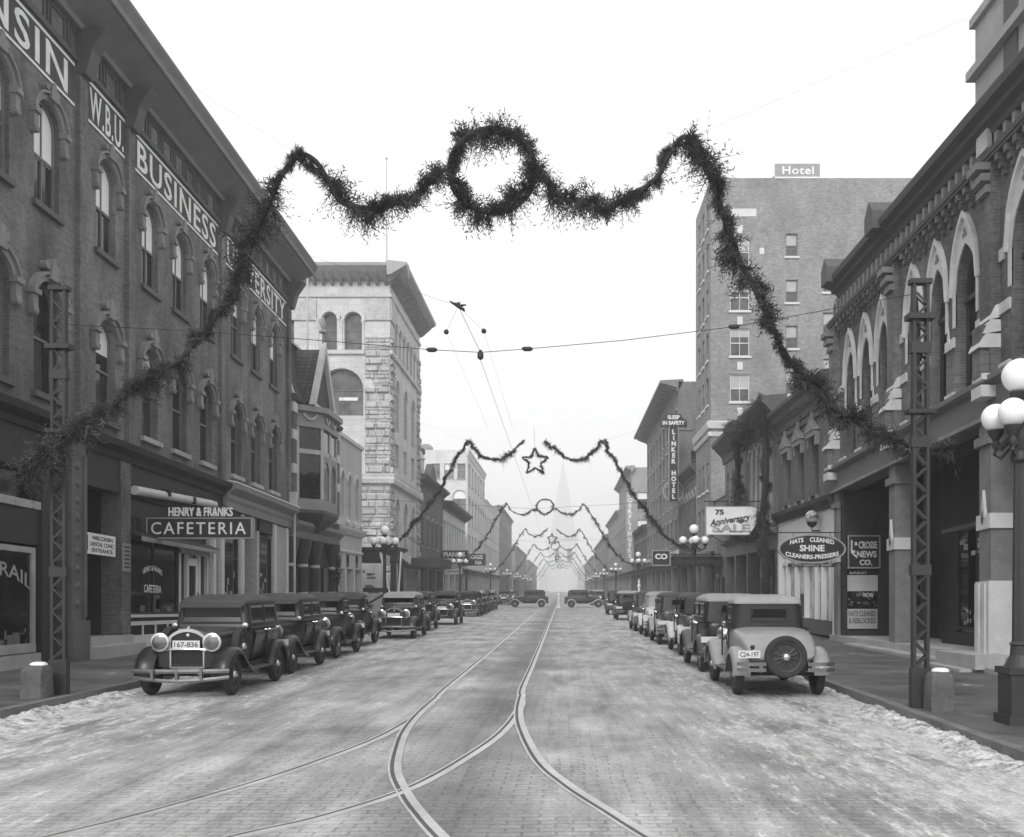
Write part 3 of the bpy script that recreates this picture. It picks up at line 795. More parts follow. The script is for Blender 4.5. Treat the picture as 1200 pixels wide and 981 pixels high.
MB().box(fr, 15.2, 22.6, -.35, -.02, 3.18, 3.36).build('transom_bar', plain('weathered_white_paint', .34, .7, var=.3), L1)
MB().box(fr, 15.2, 22.6, -.4, -.3, 3.36, 4.05).build('transom', SHOPG, L1)
MB().box(fr, 15.2, 22.6, -.4, -.06, 2.36, 3.18).build('shop_panel', WOODD, L1)
MB().box(fr, 15.2, 22.6, -.4, -.02, 0, .28).build('shop_plinth', STONE_S, L1)
o = W(18.9, 3.55, .3, 2.3)
f = window(L1, fr, o, plain('weathered_white_paint', .34), SHOPG, rec=.12, fw=.13, mid=0, mull=False)
ren(f)
text('window_lettering', 'RAIL', fr, 21.75, 1.55, .30, SIGNGREY, f, w=-.13, depth=.004, width=1.25, bold=.01, curve=lambda a, b: (a, b-.25*a-.2*a*a))
mb = MB()                                      # show goods behind the glass of the near shop
for i in range(26):
    u = rnd.uniform(16, 22.2); v = .42+rnd.random()**2*.7; mb.box(fr, u, u+rnd.uniform(.06, .3), -.138, -.130, v, v+rnd.uniform(.05, .22))
mb.each('display_item', plain('display_goods', .13, .8, var=.5), f)
# carved pilaster, doorway, brick pier
m = MB().box(fr, 23.8, 24.5, -.5, .08, .45, 5.0).box(fr, 23.72, 24.58, -.5, .16, 0, .75)
m.box(fr, 24.34, 24.42, .08, .13, .8, 4.7).box(fr, 24.46, 24.52, .08, .11, .8, 4.7)
for i in range(9): m.lathe(fr.P(24.08, .08, 1.05+.42*i), [(.001, 0), (.11, 0), (.07, .03), (.06, .05), (.001, .06)], fr.W, 8)
m.build('pilaster', plain('carved_pilaster', .12, .7, var=.4, bump=.3), L1)
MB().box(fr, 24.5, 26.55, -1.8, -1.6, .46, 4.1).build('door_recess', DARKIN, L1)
d = MB().box(fr, 24.75, 26.3, -1.6, -1.52, .46, 2.9).build('door', WOODD, L1)
MB().box(fr, 24.95, 25.45, -1.53, -1.51, 1.2, 2.7).box(fr, 25.6, 26.1, -1.53, -1.51, 1.2, 2.7).build('door_glass', SHOPG, d)
MB().box(fr, 24.5, 24.56, -1.6, -.5, .46, 4.1).box(fr, 26.5, 26.56, -1.6, -.5, .46, 4.1).each('reveal', WOODD, L1)
MB().box(fr, 26.56, 27.15, -.5, .04, 0, 4.95).build('brick_pier', BR_L, L1)
MB().box(fr, 24.55, 27.2, -1.6, .45, 0, .30).box(fr, 24.5, 27.15, -1.6, .12, .30, .45).build('doorstep', STONE_S, L1)
# cafeteria front
WP = plain('white_shop_paint', .62, .6, var=.12)
m = MB().box(fr, 27.15, 33.3, -.5, -.02, 0, .42).build('stall_riser', WP, L1)
m2 = MB().box(fr, 27.15, 30.75, -.5, -.04, .42, .62)
m2.build('riser_vent', DARKIN, m)
m3 = MB().box(fr, 27.15, 30.75, -.5, -.01, .62, .70)
for i in range(5): m3.box(fr, 27.15+i*.88, 27.23+i*.88, -.5, -.01, .42, .62)
m3.box(fr, 27.15, 30.75, -.5, -.0, .78, .84); m3.build('riser_rail', WP, m)
MB().box(fr, 27.15, 30.75, -.5, -.03, .70, .78).build('riser_gap', DARKIN, m)
o = W(28.95, 1.8, .84, 2.95)
f = window(L1, fr, o, WOODD, SHOPG, rec=.1, fw=.05, mid=0, mull=True); ren(f)
text('window_lettering', 'HENRY & FRANKS', fr, 28.85, 2.06, .15, SIGNWHT, f, w=-.066, depth=.004, width=1.35, bold=.01, curve=lambda a, b: (a, b-.28*a*a))
text('window_lettering', 'CAFETERIA', fr, 28.85, 1.42, .22, SIGNWHT, f, w=-.066, depth=.004, width=1.2, bold=.01)
mb = MB()
for u, v, a, b in ((27.3, .9, .1, .55), (28.95, .9, .5, .45), (29.15, .95, .3, .3), (28.1, .9, .3, .14), (30.0, .9, .35, .1)): mb.box(fr, u, u+a, -.116, -.108, v, v+b)
mb.each('display_item', plain('display_goods', .13), f)
# white door and side lights
d = MB()
for a, b in ((30.75, 30.87), (31.38, 31.52), (32.42, 32.54), (33.14, 33.26)): d.box(fr, a, b, -.16, -.02, .42, 2.82)
d.box(fr, 30.75, 33.26, -.16, -.02, 2.72, 2.86).box(fr, 30.75, 31.5, -.16, -.03, .42, .85)
d = d.build('door_frame', WP, L1)
dl = MB(); dl.box(fr, 31.52, 31.66, -.15, -.07, .45, 2.6).box(fr, 32.28, 32.42, -.15, -.07, .45, 2.6).box(fr, 31.66, 32.28, -.15, -.07, 2.36, 2.6).box(fr, 31.66, 32.28, -.15, -.07, .45, .95)
dl = dl.build('door', SIGNWHT, L1); MB().box(fr, 31.66, 32.28, -.13, -.1, .95, 2.36).build('door_glass', SHOPG, dl)
MB().box(fr, 32.32, 32.37, -.07, -.02, 1.2, 1.5).build('handle', NICKEL, dl)
MB().box(fr, 30.8, 33.2, -.2, -.13, .85, 2.72).build('side_light', SHOPG, d)
MB().box(fr, 27.15, 33.3, -.3, -.12, 2.95, 4.05).build('transom', glass_mat('transom_glass', .01, .02, .2), L1)
# awning rolled up, blind box, fringe
m = MB().profile(fr, [(0, 3.0), (.34, 2.92), (.36, 2.97), (.05, 3.1), (0, 3.1)], 27.1, 33.35)
aw = m.build('awning', WOODD, L1)
m = MB()
for i in range(60): u = 27.12+i*.104; m.prism(fr, [(u, 2.95), (u+.1, 2.95), (u+.09, 2.84), (u+.05, 2.80), (u+.01, 2.84)], .345, .355)
m.build('fringe', plain('awning_canvas', .30, .9, var=.2), aw)
m = MB().tube([fr.P(27.2, .12, 4.22), fr.P(33.4, .12, 4.52)], .13, 12).build('rolled_awning', plain('awning_canvas_white', .56, .9, var=.15), L1, 50)
m = MB()
for u in (29.2, 31.2): m.box(fr, u, u+.12, .0, .3, 4.3, 4.5)
m.each('awning_clip', IRON, L1)
# pale brick shop front
m = MB()
for a, b in ((33.3, 34.0), (34.12, 34.8), (36.35, 36.95), (40.5, 42.9), (38.45, 38.75)): m.box(fr, a, b, -.5, .0 if a != 40.5 else .01, 0, 4.5)
m.box(fr, 34.8, 36.35, -.5, 0, 0, .7).box(fr, 38.75, 40.5, -.5, 0, 0, .7)
m.each('pale_brick_pier', LBRICK, L1)
m = MB()
for u in (33.62, 34.45, 36.62, 40.75, 42.5): m.box(fr, u-.11, u+.11, 0, .07, 0, 4.5)
m.each('white_pilaster', WP, L1)
for uc in (35.575, 39.625):
    o = W(uc, .77 if uc < 37 else .87, .7, 3.9)
    f = window(L1, fr, o, WOODD, SHOPG, rec=.1, fw=.05, mid=.66, mull=False); ren(f)
    mb = MB()
    for i in range(14):
        u = uc+rnd.uniform(-.65, .5); v = .8+rnd.random()**1.6*1.5; mb.box(fr, u, u+rnd.uniform(.06, .25), -.116, -.108, v, v+rnd.uniform(.1, .4))
    mb.each('display_item', plain('display_pale', .30, .8, var=.5), f)
    if uc > 37:
        sb = MB().box(fr, uc-.6, uc+.6, -.106, -.1, 3.1, 3.75).build('window_sign', SIGNBLK, f)
        for k, q in enumerate(('CAR &', 'HOUSE')): text('window_lettering', q, fr, uc, 3.46-.26*k, .17, SIGNGREY, sb, w=-.1, depth=.004, width=.8, bold=.01)
MB().box(fr, 36.95, 38.45, -1.2, -1.1, .15, 4.1).build('door_recess', DARKIN, L1)
d = MB().box(fr, 37.1, 38.3, -1.1, -1.04, .15, 2.9).build('door', WOODD, L1); MB().box(fr, 37.3, 38.1, -1.05, -1.03, 1.0, 2.6).build('door_glass', SHOPG, d)
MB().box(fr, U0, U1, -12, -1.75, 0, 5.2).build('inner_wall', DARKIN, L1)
m = MB().tube([fr.P(42.75, .3, 0), fr.P(42.75, .3, 5.6)], .05, 8).box(fr, 42.6, 42.9, .1, .4, 5.3, 6.1); m.build('drain_pipe', plain('pale_pipe', .5), L1)

# notices and signs of this block
def board(name, label, cat, fr, u0, u1, w0, w1, v0, v1, mat, group=None):
    c = fr.P((u0+u1)/2, (w0+w1)/2, v0); t = thing(name, label, cat, c, group)
    b = MB().box(fr, u0, u1, w0, w1, v0, v1).build('board', mat, t)
    return t, b
sf = south(0)
t, b = board('doorway_sign', 'small white clinic entrance sign beside the dark doorway with steps', 'sign', fr, 24.62, 26.35, -.06, -.02, 2.32, 2.86, SIGNWHT)
for k, s in enumerate(('WISCONSIN', 'DENTAL CLINIC', 'ENTRANCE')): text('sign_lettering', s, fr, 25.6, 2.69-.155*k, .10, SIGNBLK, b, w=-.02, depth=.004, width=(1.15, 1.3, 1.15)[k], bold=.02)
MB().box(fr, 24.75, 24.81, -.021, -.014, 2.4, 2.8).build('pointing_mark', SIGNBLK, b)
t, b = board('wall_notice', 'grey notice panel fixed to the brick pier beside the cafeteria window', 'notice', fr, 26.62, 27.08, .04, .07, 1.95, 2.72, SIGNGREY)
m = MB()
for k in range(6): m.box(fr, 26.68, 27.02, .07, .074, 2.04+.11*k, 2.09+.11*k)
m.build('notice_lines', SIGNBLK, b)
# hanging cafeteria sign
y0 = 28.3; f2 = south(y0); f2.k = 0
t = thing('hanging_sign', 'long black hanging sign with large white letters reading CAFETERIA', 'sign', (-10.5, y0, 3.3), 'signs hung over the sidewalks')
b = MB().box(f2, -11.95, -8.95, -.12, .12, 3.36, 3.92).build('sign_box', SIGNBLK, t)
m = MB()
for a, c, e, h in ((-11.97, -8.93, 3.335, 3.37), (-11.97, -8.93, 3.91, 3.945)): m.box(f2, a, c, -.14, .14, e, h)
for a in (-11.97, -8.965): m.box(f2, a, a+.035, -.14, .14, 3.37, 3.91)
m.build('sign_frame', SIGNGREY, b)
text('sign_lettering', 'CAFETERIA', f2, -10.47, 3.47, .34, SIGNWHT, b, w=.12, depth=.02, width=2.72, bold=.005, spacing=1.25)
l2 = text('upper_lettering', 'HENRY & FRANKS', f2, -10.45, 4.0, .24, SIGNWHT, t, w=0, depth=.03, width=1.85, bold=.02)
m = MB().tube([(-11.98, y0, 3.97), (-8.95, y0, 3.97)], .02, 6)
for x, yy in ((-9.0, 3.2),): m.tube([(x, y0, 3.94), (-12, y0+yy, 5.1)], .01, 5)
m.build('sign_bracket', IRON, t)

# ================================================================== mansard building with oriel
fr = west(); A0, A1 = 43.0, 52.0
BR_M = brick('dark_red_brick', .14, .10, .09, stain=.3)
TRIMW = plain('pale_stone_trim', .55, .8, var=.2); TRIMG = plain('grey_painted_trim', .26, .7, var=.2)
SLATE = brick('roof_slates', .10, .075, .03, bw=.28, bh=.20, msize=.02, stain=.25, bump=.8)
L2 = thing('mansard_building', 'narrow dark brick building with slate mansard roof, white gable and oriel bay', 'building', (-12, 47.5, 0), 'brick business blocks')
ops = [W(50.2, .42, 6.2, 8.6, .3, 'seg')]
mb = MB(); wall(mb, fr, A0, A1, 4.9, 10.3, .5, ops); mb.build('wall', BR_M, L2)
core(L2, fr, A0, A1, 10.4, 12, BR_M, 4.6, 1.45)
f = window(L2, fr, ops[0], FRAME_D, WGLASS, sill=TRIMW, blind=.3, blind_mat=BLIND)
MB().strip(fr, ops[0].arch(.02), ops[0].arch(.26), 0, .09).build('hood', TRIMG, f)
m = MB()
for u0, u1 in ((A0+.05, A0+.6), (51.4, 51.95)): m.box(fr, u0, u1, 0, .16, 4.9, 10.4)
m.each('corner_pier', BR_M, L2)
m = MB()
for u0, u1 in ((A0+.02, A0+.63), (51.37, 51.98)):
    for v in (5.3, 7.0, 8.5, 9.7): m.box(fr, u0, u1, 0, .20, v, v+.42)
m.each('quoin_block', TRIMW, L2)
# oriel: three sided bay
BAY = [(44.2, 0), (45.2, .95), (48.0, .95), (49.0, 0)]
mb = MB()
def bayprism(pts, v0, v1): mb.loft([[fr.P(u, w, v0) for u, w in pts], [fr.P(u, w, v1) for u, w in pts]])
for (a, b), hw in (((BAY[0], BAY[1]), 1), ((BAY[1], BAY[2]), 1), ((BAY[2], BAY[3]), 1)): pass
bayprism([(44.2, -.3)]+BAY+[(49.0, -.3)], 5.5, 6.0); oriel = mb.build('oriel', TRIMG, L2); mb = MB(); bayprism([(44.1, -.3), (44.1, 0), (45.15, 1.03), (48.05, 1.03), (49.1, 0), (49.1, -.3)], 9.25, 9.45)
bayprism([(44.25, -.3), (44.25, 0), (45.2, .92), (48.0, .92), (48.95, 0), (48.95, -.3)], 9.45, 9.95)
bayprism([(43.9, -.3), (43.9, 0), (45.1, 1.2), (48.1, 1.2), (49.3, 0), (49.3, -.3)], 9.95, 10.2)
mb.build('oriel_entablature', TRIMG, oriel)
mb = MB()                                       # corbel under the bay
lo = [[fr.P(46.6+(u-46.6)*k, w*k, v) for u, w in [(44.2, 0)]+BAY[1:3]+[(49.0, 0)]] for v, k in ((5.5, 1.06), (5.35, 1.06), (5.1, .9), (4.8, .6), (4.6, .35), (4.5, .2))]
mb.loft(lo); mb.build('oriel_corbel', plain('dark_painted_iron_trim', .07, .6, var=.3), oriel)
def bayface(p, q):
    P0 = fr.P(*p, 0); P1 = fr.P(*q, 0); U = (P1-P0).normalized(); Wv = U.cross(Vector((0, 0, 1))).normalized()
    if Wv.dot(Vector((1, 0, 0))) < -.2: Wv = -Wv
    return Fr(P0, U, Wv), (P1-P0).length
for i in range(3):
    bf, ln = bayface(BAY[i], BAY[i+1])
    m = MB(); post = .13
    m.box(bf, 0, post, -.12, .0, 6.0, 9.25).box(bf, ln-post, ln, -.12, 0, 6.0, 9.25).box(bf, post, ln-post, -.12, -.01, 8.05, 8.25)
    n_ = 2 if i == 1 else 1
    if n_ == 2: m.box(bf, ln/2-.09, ln/2+.09, -.12, -.01, 6.0, 9.25)
    wf = m.build('window', plain('oriel_window_frame', .42, .6, var=.15), oriel)
    MB().box(bf, post, ln-post, -.1, -.06, 6.0, 9.25).build('pane', WGLASS, wf)
    if i == 1:
        m = MB()
        for c in (ln*.25+.03, ln*.75-.03):
            o = W(c, ln*.25-.16, 6.2, 7.2, .6, 'round')
            top = [(x, 8.05) for x, _ in o.arch(.0)]; m.strip(bf, o.arch(), top, -.055, -.02)
        m.build('arched_valance', TRIMG, wf)
    m = MB()
    for c in ([ln/2] if i != 1 else [ln*.28, ln*.72]):
        m.tube([bf.P(c-.35, .02, 9.85), bf.P(c-.2, .03, 9.68), bf.P(c, .04, 9.6), bf.P(c+.2, .03, 9.68), bf.P(c+.35, .02, 9.85)], .05, 6)
    m.each('swag', TRIMW, oriel, 40)
# roof
mb = MB(); P = fr.P
mb.profile(fr, [(.1, 10.45), (-.3, 11.6), (-.75, 13.0), (-.9, 13.45), (-3.5, 13.6), (-3.5, 10.4)], A0+.05, A1-.05); mb.build('mansard_roof', SLATE, L2)
MB().profile(fr, [(0, 10.2), (.3, 10.25), (.36, 10.42), (.1, 10.52), (0, 10.5)], A0, A1).build('eaves_cornice', plain('dark_painted_iron_trim', .07), L2)
MB().profile(fr, [(-.7, 13.42), (-.8, 13.62), (-1.05, 13.62), (-1.0, 13.42)], A0, A1).build('roof_curb', TRIMG, L2)
m = MB()
for u0, u1 in ((A1-.22, A1+.02), (A0-.02, A0+.2)):
    m.profile(fr, [(.2, 10.5), (-.18, 11.6), (-.62, 13.0), (-.75, 13.55), (-.95, 13.5), (-.8, 13.0), (-.35, 11.6), (0, 10.45)], u0, u1)
m.each('hip_coping', TRIMW, L2)
g_ = MB(); gc = 46.6
g_.prism(fr, [(gc-1.95, 10.3), (gc+1.95, 10.3), (gc, 13.25)], -1.2, .55)
ga = g_.build('gable', SLATE, L2)
m = MB()
for s_ in (-1, 1): m.prism(fr, [(gc+s_*2.2, 10.25), (gc+s_*1.9, 10.25), (gc, 13.1), (gc, 13.6)], .5, .75)
m.box(fr, gc-1.75, gc+1.75, .5, .66, 10.22, 10.42)
m.build('bargeboard', TRIMW, ga)
m = MB().lathe(fr.P(gc, .6, 13.5), [(.05, 0), (.05, .5), (.18, .55), (.18, .65), (.08, .72), (.16, .95), (.02, 1.3)], n=10); m.build('finial', TRIMG, ga, 40)
# shop storey with banded columns
MB().profile(fr, [(0, 4.2), (.12, 4.2), (.2, 4.5), (.45, 4.75), (.45, 4.92), (0, 5.0)], A0, A1).build('shop_cornice', plain('grey_shop_cornice', .20, .6, var=.3), L2)
MB().box(fr, A0, A1, -1.4, -1.3, 0, 4.2).build('shop_glass', SHOPG, L2)
m = MB().box(fr, A0, A1, -1.3, -1.2, 0, .6)
for u in (44.8, 46.4, 48.1, 49.9): m.box(fr, u-.06, u+.06, -1.3, -1.15, .6, 4.2)
m.build('shop_frame', WOODD, L2)
for u in (43.45, 45.6, 47.8, 51.5):
    c = MB().lathe(P(u, -.1, 0), [(.3, 0), (.3, .4), (.22, .5), (.22, 3.3), (.3, 3.5), (.4, 3.9), (.4, 4.2)], n=14).build('column', plain('dark_polished_granite', .06, .35, var=.3), L2, 35)
    m = MB()
    for v in (1.6, 2.9, 3.45): m.lathe(P(u, -.1, v), [(.2, 0), (.25, .01), (.25, .14), (.2, .15)], n=14)
    m.each('column_band', TRIMW, c, 35)

# ================================================================== pale two storey building
A0, A1 = 52.0, 58.5
PALE = brick('pale_brick', .52, .46, .36, stain=.12); PALET = plain('pale_plaster_trim', .60, .8, var=.12)
L3 = thing('plastered_building', 'low pale building with three slender arched windows beside the mansard roof', 'building', (-12, 55, 0), 'pale masonry buildings')
ops = [W(u, .42, 5.9, 7.85, .45, 'round') for u in (53.2, 55.0, 56.9)]
mb = MB(); wall(mb, fr, A0, A1, 3.0, 10.25, .5, ops); mb.build('wall', PALE, L3); core(L3, fr, A0, A1, 10.0, 11, PALE, 3.1, .85)
for o in ops:
    f = window(L3, fr, o, FRAME_W, glass_mat('pale_blinded_glass', .12, .25, .1), mid=.5, mull=False)
    MB().strip(fr, o.arch(.02), o.arch(.14), 0, .08).build('hood', PALET, f)
    m = MB().box(fr, o.uc-.5, o.uc+.5, 0, .3, 5.35, 5.7)
    for k in range(5): m.ball(P(o.uc-.36+.18*k, .3, 5.55-.06*(2-abs(k-2))), .1, 8, 6)
    m.build('swag_panel', PALET, f, 40)
MB().profile(fr, [(0, 10.1), (.12, 10.12), (.14, 10.3), (-.3, 10.34)], A0, A1).build('coping', PALET, L3)
MB().profile(fr, [(0, 4.9), (.1, 4.9), (.3, 5.15), (.34, 5.3), (0, 5.34)], A0, A1).profile(fr, [(0, 3.9), (.08, 3.9), (.1, 4.0), (0, 4.05)], A0, A1).build('shop_cornice', PALET, L3)
MB().box(fr, A0, A1, -.8, -.7, 0, 3.0).build('shop_glass', SHOPG, L3)
m = MB()
for u in (A0+.15, 54, 56.2, A1-.15): m.box(fr, u-.15, u+.15, -.7, .05, 0, 3.0)
m.each('pilaster', PALET, L3)
for u in (54.6, 57.0): MB().box(fr, u-.3, u+.3, -.0, .02, 3.1, 3.8).build('fanlight', SHOPG, L3)

# timber entrance canopy in the gap before the bank
t = thing('entrance_canopy', 'dark timber gateway with a flat roof standing in the gap before the stone bank', 'canopy', (-11.4, 61.5, 0))
m = MB().box(WORLD, -13.6, -10.2, 60.2, 63.4, 3.55, 4.3).box(WORLD, -13.75, -10.05, 60.05, 63.55, 4.3, 4.45); m.build('roof', WOODD, t)
for x, y in ((-13.3, 60.5), (-12.6, 60.5), (-10.45, 60.5), (-13.3, 63.1), (-10.45, 63.1)): MB().box(WORLD, x-.16, x+.16, y-.16, y+.16, .1, 3.6).build('post', WOODD, t)
MB().box(WORLD, -12.4, -10.6, 60.45, 60.55, 1.7, 1.95).hexa([(-12.3, 60.46, .9), (-12.05, 60.46, .9), (-12.05, 60.54, .9), (-12.3, 60.54, .9), (-10.9, 60.46, 1.7), (-10.65, 60.46, 1.7), (-10.65, 60.54, 1.7), (-10.9, 60.54, 1.7)]).build('rail', WOODD, t)
t, b = board('advertisement_panel', 'pale advertisement panel standing behind the dark timber gateway', 'billboard', south(66.5), -14.6, -12.0, 0, .1, .3, 3.6, plain('poster_paper', .50, .8, var=.3))
m = MB()
for i in range(12): x = rnd.uniform(-14.4, -12.8); z = rnd.uniform(.5, 3.2); m.box(south(66.5), x, x+rnd.uniform(.2, .7), .1, .11, z, z+rnd.uniform(.05, .25))
m.each('poster_patch', plain('poster_ink', .14), b)
for i, (x0, x1, lab) in enumerate(((-9.9, -9.0, 'white pole leaning to the left behind the street lamp by the bank'), (-8.75, -9.0, 'white pole leaning to the right behind the street lamp by the bank'))):
    t = thing('leaning_pole', lab, 'pole', (x1, 53.0, SW), 'white leaning poles')
    MB().tube([(x1, 53.0, SW), (x0, 53.0, 3.9)], .05, 8).build('shaft', SIGNWHT, t, 40)
    MB().hexa([(x0, 52.98, 3.6), (x0+.5, 52.98, 3.2), (x0+.5, 53.02, 3.2), (x0, 53.02, 3.6), (x0, 52.98, 3.9), (x0+.55, 52.98, 3.65), (x0+.55, 53.02, 3.65), (x0, 53.02, 3.9)]).build('furled_flag', plain('flag_cloth', .4, .9, var=.3), t)
# ================================================================== stone bank
fr = west(); B0, B1 = 68.0, 82.0; fs = south(B0)
ROCK = brick('rock_faced_stone', .52, .41, .30, bw=1.1, bh=.62, msize=.05, stain=.28, bump=1.0, rock=.08)
ASH = brick('dressed_stone', .58, .52, .42, bw=.8, bh=.4, msize=.012, stain=.14, bump=.3)
CARV = plain('carved_stone', .46, .9, var=.3, scale=3, bump=.8, fine=7)
BK = thing('stone_bank', 'tall pale rough stone bank with bracketed overhanging roof and arched windows', 'building', (-12, 75, 0), 'pale masonry buildings')
bg_ = glass_mat('bank_glass', .05, .10, .08)
# street side
low = [W(u, .75, 3.6, 7.6, .75, 'round') for u in (70.9, 74.6, 78.3)]
mid_ = [W(u, .7, 10.5, 12.3) for u in (70.9, 74.6, 78.3)]; mida = [W(u, .7, 13.2, 16.2, .7, 'round') for u in (70.9, 74.6, 78.3)]
topw = [W(70.4+1.72*i, .48, 18.45, 20.4, .48, 'round') for i in range(6)]
mb = MB()
wall(mb, fr, B0+.6, B1, 0, 9.6, .6, low); wall(mb, fr, B0+.6, B1, 9.6, 12.9, .6, mid_); wall(mb, fr, B0+.6, B1, 12.9, 17.6, .6, mida); wall(mb, fr, B0+.6, B1, 17.6, 23.3, .6, topw)
st = mb.build('street_wall', ASH, BK)
# south side
XA_, XB_ = -26.0, -12.0
sarch = [W(-15.35, 1.5, 13.9, 15.7, 1.45, 'round'), W(-19.9, 1.5, 13.9, 15.7, 1.45, 'round')]
stop = [W(-16.2, .52, 18.45, 20.55, .52, 'round'), W(-14.55, .62, 18.45, 20.45, .62, 'round'), W(-20.6, .55, 18.45, 20.5, .55, 'round'), W(-19.2, .55, 18.45, 20.5, .55, 'round')]
mb = MB(); wall(mb, fs, XA_, XB_, 12.9, 17.6, .6, sarch); wall(mb, fs, XA_, XB_, 17.6, 23.3, .6, stop)
mb.box(fs, XA_, XB_, -.6, 0, 0, 12.9); mb.build('south_wall', ASH, BK)
MB().box(WORLD, XA_+.1, -12.65, B0+.65, B1-.1, 0, 23.2).build('inner_wall', ASH, BK)
for ops, f_, kw in ((low, fr, {}), (mid_, fr, {}), (mida, fr, {}), (topw, fr, {}), (sarch, fs, dict(mid=.55)), (stop, fs, dict(mid=.55))):
    for o in ops:
        f = window(BK, f_, o, FRAME_M, bg_, rec=.35, mull=(f_ is fs and o.a > 1), **kw)
        if o.kind == 'round': MB().strip(f_, o.arch(.03), o.arch(.32 if o.a < 1 else .75), 0, .07).build('hood', ASH, f)
MB().box(fs, -15.6, -14.3, -.34, -.32, 15.0, 15.22).build('window_sign', SIGNWHT, BK)
# rusticated piers, bands, sill courses
def rust(fr_, u0, u1, v0, v1, out):
    m = MB(); v = v0
    while v < v1-.2:
        h = min(.5, v1-v); u = u0; first = True
        while u < u1-.05:
            l_ = min(u1-u, rnd.uniform(.7, 1.3)); e = rnd.uniform(.03, out*.75)
            m.hexa([fr_.P(u+.02, 0, v+.03), fr_.P(u+l_-.02, 0, v+.03), fr_.P(u+l_-.09, e, v+.11), fr_.P(u+.09, e, v+.11), fr_.P(u+.02, 0, v+h-.02), fr_.P(u+l_-.02, 0, v+h-.02), fr_.P(u+l_-.09, e, v+h-.09), fr_.P(u+.09, e, v+h-.09)]); u += l_
        v += h
    m.build('rough_stone', ROCK, BK)
rust(fs, -13.75, -11.98, 9.9, 19.4, .26); rust(fs, -19, -11.98, 0, 9.2, .22); rust(fr, B0+.02, B0+1.7, 9.9, 19.4, .26); rust(fr, 80.3, B1, 9.9, 21, .24); rust(fr, B0+.02, 69.6, 0, 9.2, .24); rust(fr, 80, B1, 0, 9.2, .24)
rust(fs, -18.6, -17.0, 9.9, 17.4, .22)
m = MB()
m.box(fs, -13.75, -11.98, 0, .12, 20.5, 22.0).box(fr, B0, 69.7, 0, .12, 20.5, 22.0).box(fs, -19.1, -17.1, 0, .12, 20.5, 22.0); m.each('carved_panel', CARV, BK)
m = MB()
for f_, a, b in ((fs, XA_, XB_+.1), (fr, B0-.1, B1)):
    m.profile(f_, [(0, 22.1), (.12, 22.1), (.15, 22.3), (0, 22.34)], a, b)
    m.profile(f_, [(0, 18.15), (.18, 18.15), (.2, 18.42), (0, 18.45)], a if f_ is fr else -18.2, b if f_ is fr else -13.75)
for f_, a, b in ((fs, -20, XB_+.34), (fr, B0-.3, B1)): m.profile(f_, [(0, 9.15), (.3, 9.2), (.36, 9.5), (.3, 9.62), (.34, 9.85), (0, 9.9)], a, b)
m.each('string_course', ASH, BK)
m = MB()
for u in (-17.0, -15.35, -13.85): m.lathe(fs.P(u, .0, 18.45), [(.14, 0), (.1, .1), (.1, 1.8), (.17, 2.0), (.17, 2.1)], n=10)
m.each('colonnette', ASH, BK, 40)
m = MB()
for f_, a, b in ((fs, XA_, XB_+1.35), (fr, B0-1.35, B1+.3)):
    m.profile(f_, [(0, 23.25), (.3, 23.3), (1.2, 23.85), (1.3, 23.9), (1.35, 24.1), (0, 24.25)], a, b)
m.build('cornice', plain('bank_cornice', .36, .8, var=.15), BK)
m = MB(); u = B0-.9
while u < B1: m.profile(fr, [(0, 22.9), (.25, 23.0), (.95, 23.62), (.95, 23.72), (0, 23.4)], u, u+.22); u += .62
u = XA_
while u < XB_+.9: m.profile(fs, [(0, 22.9), (.25, 23.0), (.95, 23.62), (.95, 23.72), (0, 23.4)], u, u+.22); u += .62
m.each('bracket', plain('bank_bracket', .22, .8, var=.2), BK)
MB().box(WORLD, XA_, XB_, B0, B1, 23.9, 24.2).build('roof', plain('bank_cornice', .36), BK)
t = thing('flagpole', 'thin tall flagpole rising above the roof of the stone bank', 'flagpole', (-12.6, 70, 24.2), 'flagpoles on roofs')
MB().tube([(-12.6, 70, 24.2), (-12.6, 70, 32.5)], [.07, .035], 8).build('shaft', plain('weathered_pole', .5), t); MB().ball((-12.6, 70, 32.6), .1, 10, 8).build('finial', plain('weathered_pole', .5), t)
t = thing('flagpole', 'pale flagpole standing on the mansard roof in front of the bank', 'flagpole', (-12.9, 49.5, 13.6), 'flagpoles on roofs')
MB().tube([(-12.9, 49.5, 13.3), (-12.9, 49.5, 18.6)], [.07, .04], 8).build('shaft', plain('weathered_pole', .5), t); MB().ball((-12.9, 49.5, 18.7), .09, 10, 8).build('finial', plain('weathered_pole', .5), t)
# bank marquee
t = thing('marquee', 'dark flat iron marquee projecting over the sidewalk at the far end of the stone bank', 'marquee', (-10.8, 76, 3.2), 'marquees over the sidewalks')
MB().box(WORLD, -12, -9.2, 73.5, 81, 3.5, 4.2).build('deck', IRON, t)
m = MB()
for y in (73.7, 77, 80.8): m.tube([(-9.4, y, 4.2), (-12, y, 6.0)], .03, 6)
m.each('hanger_rod', IRON, t)

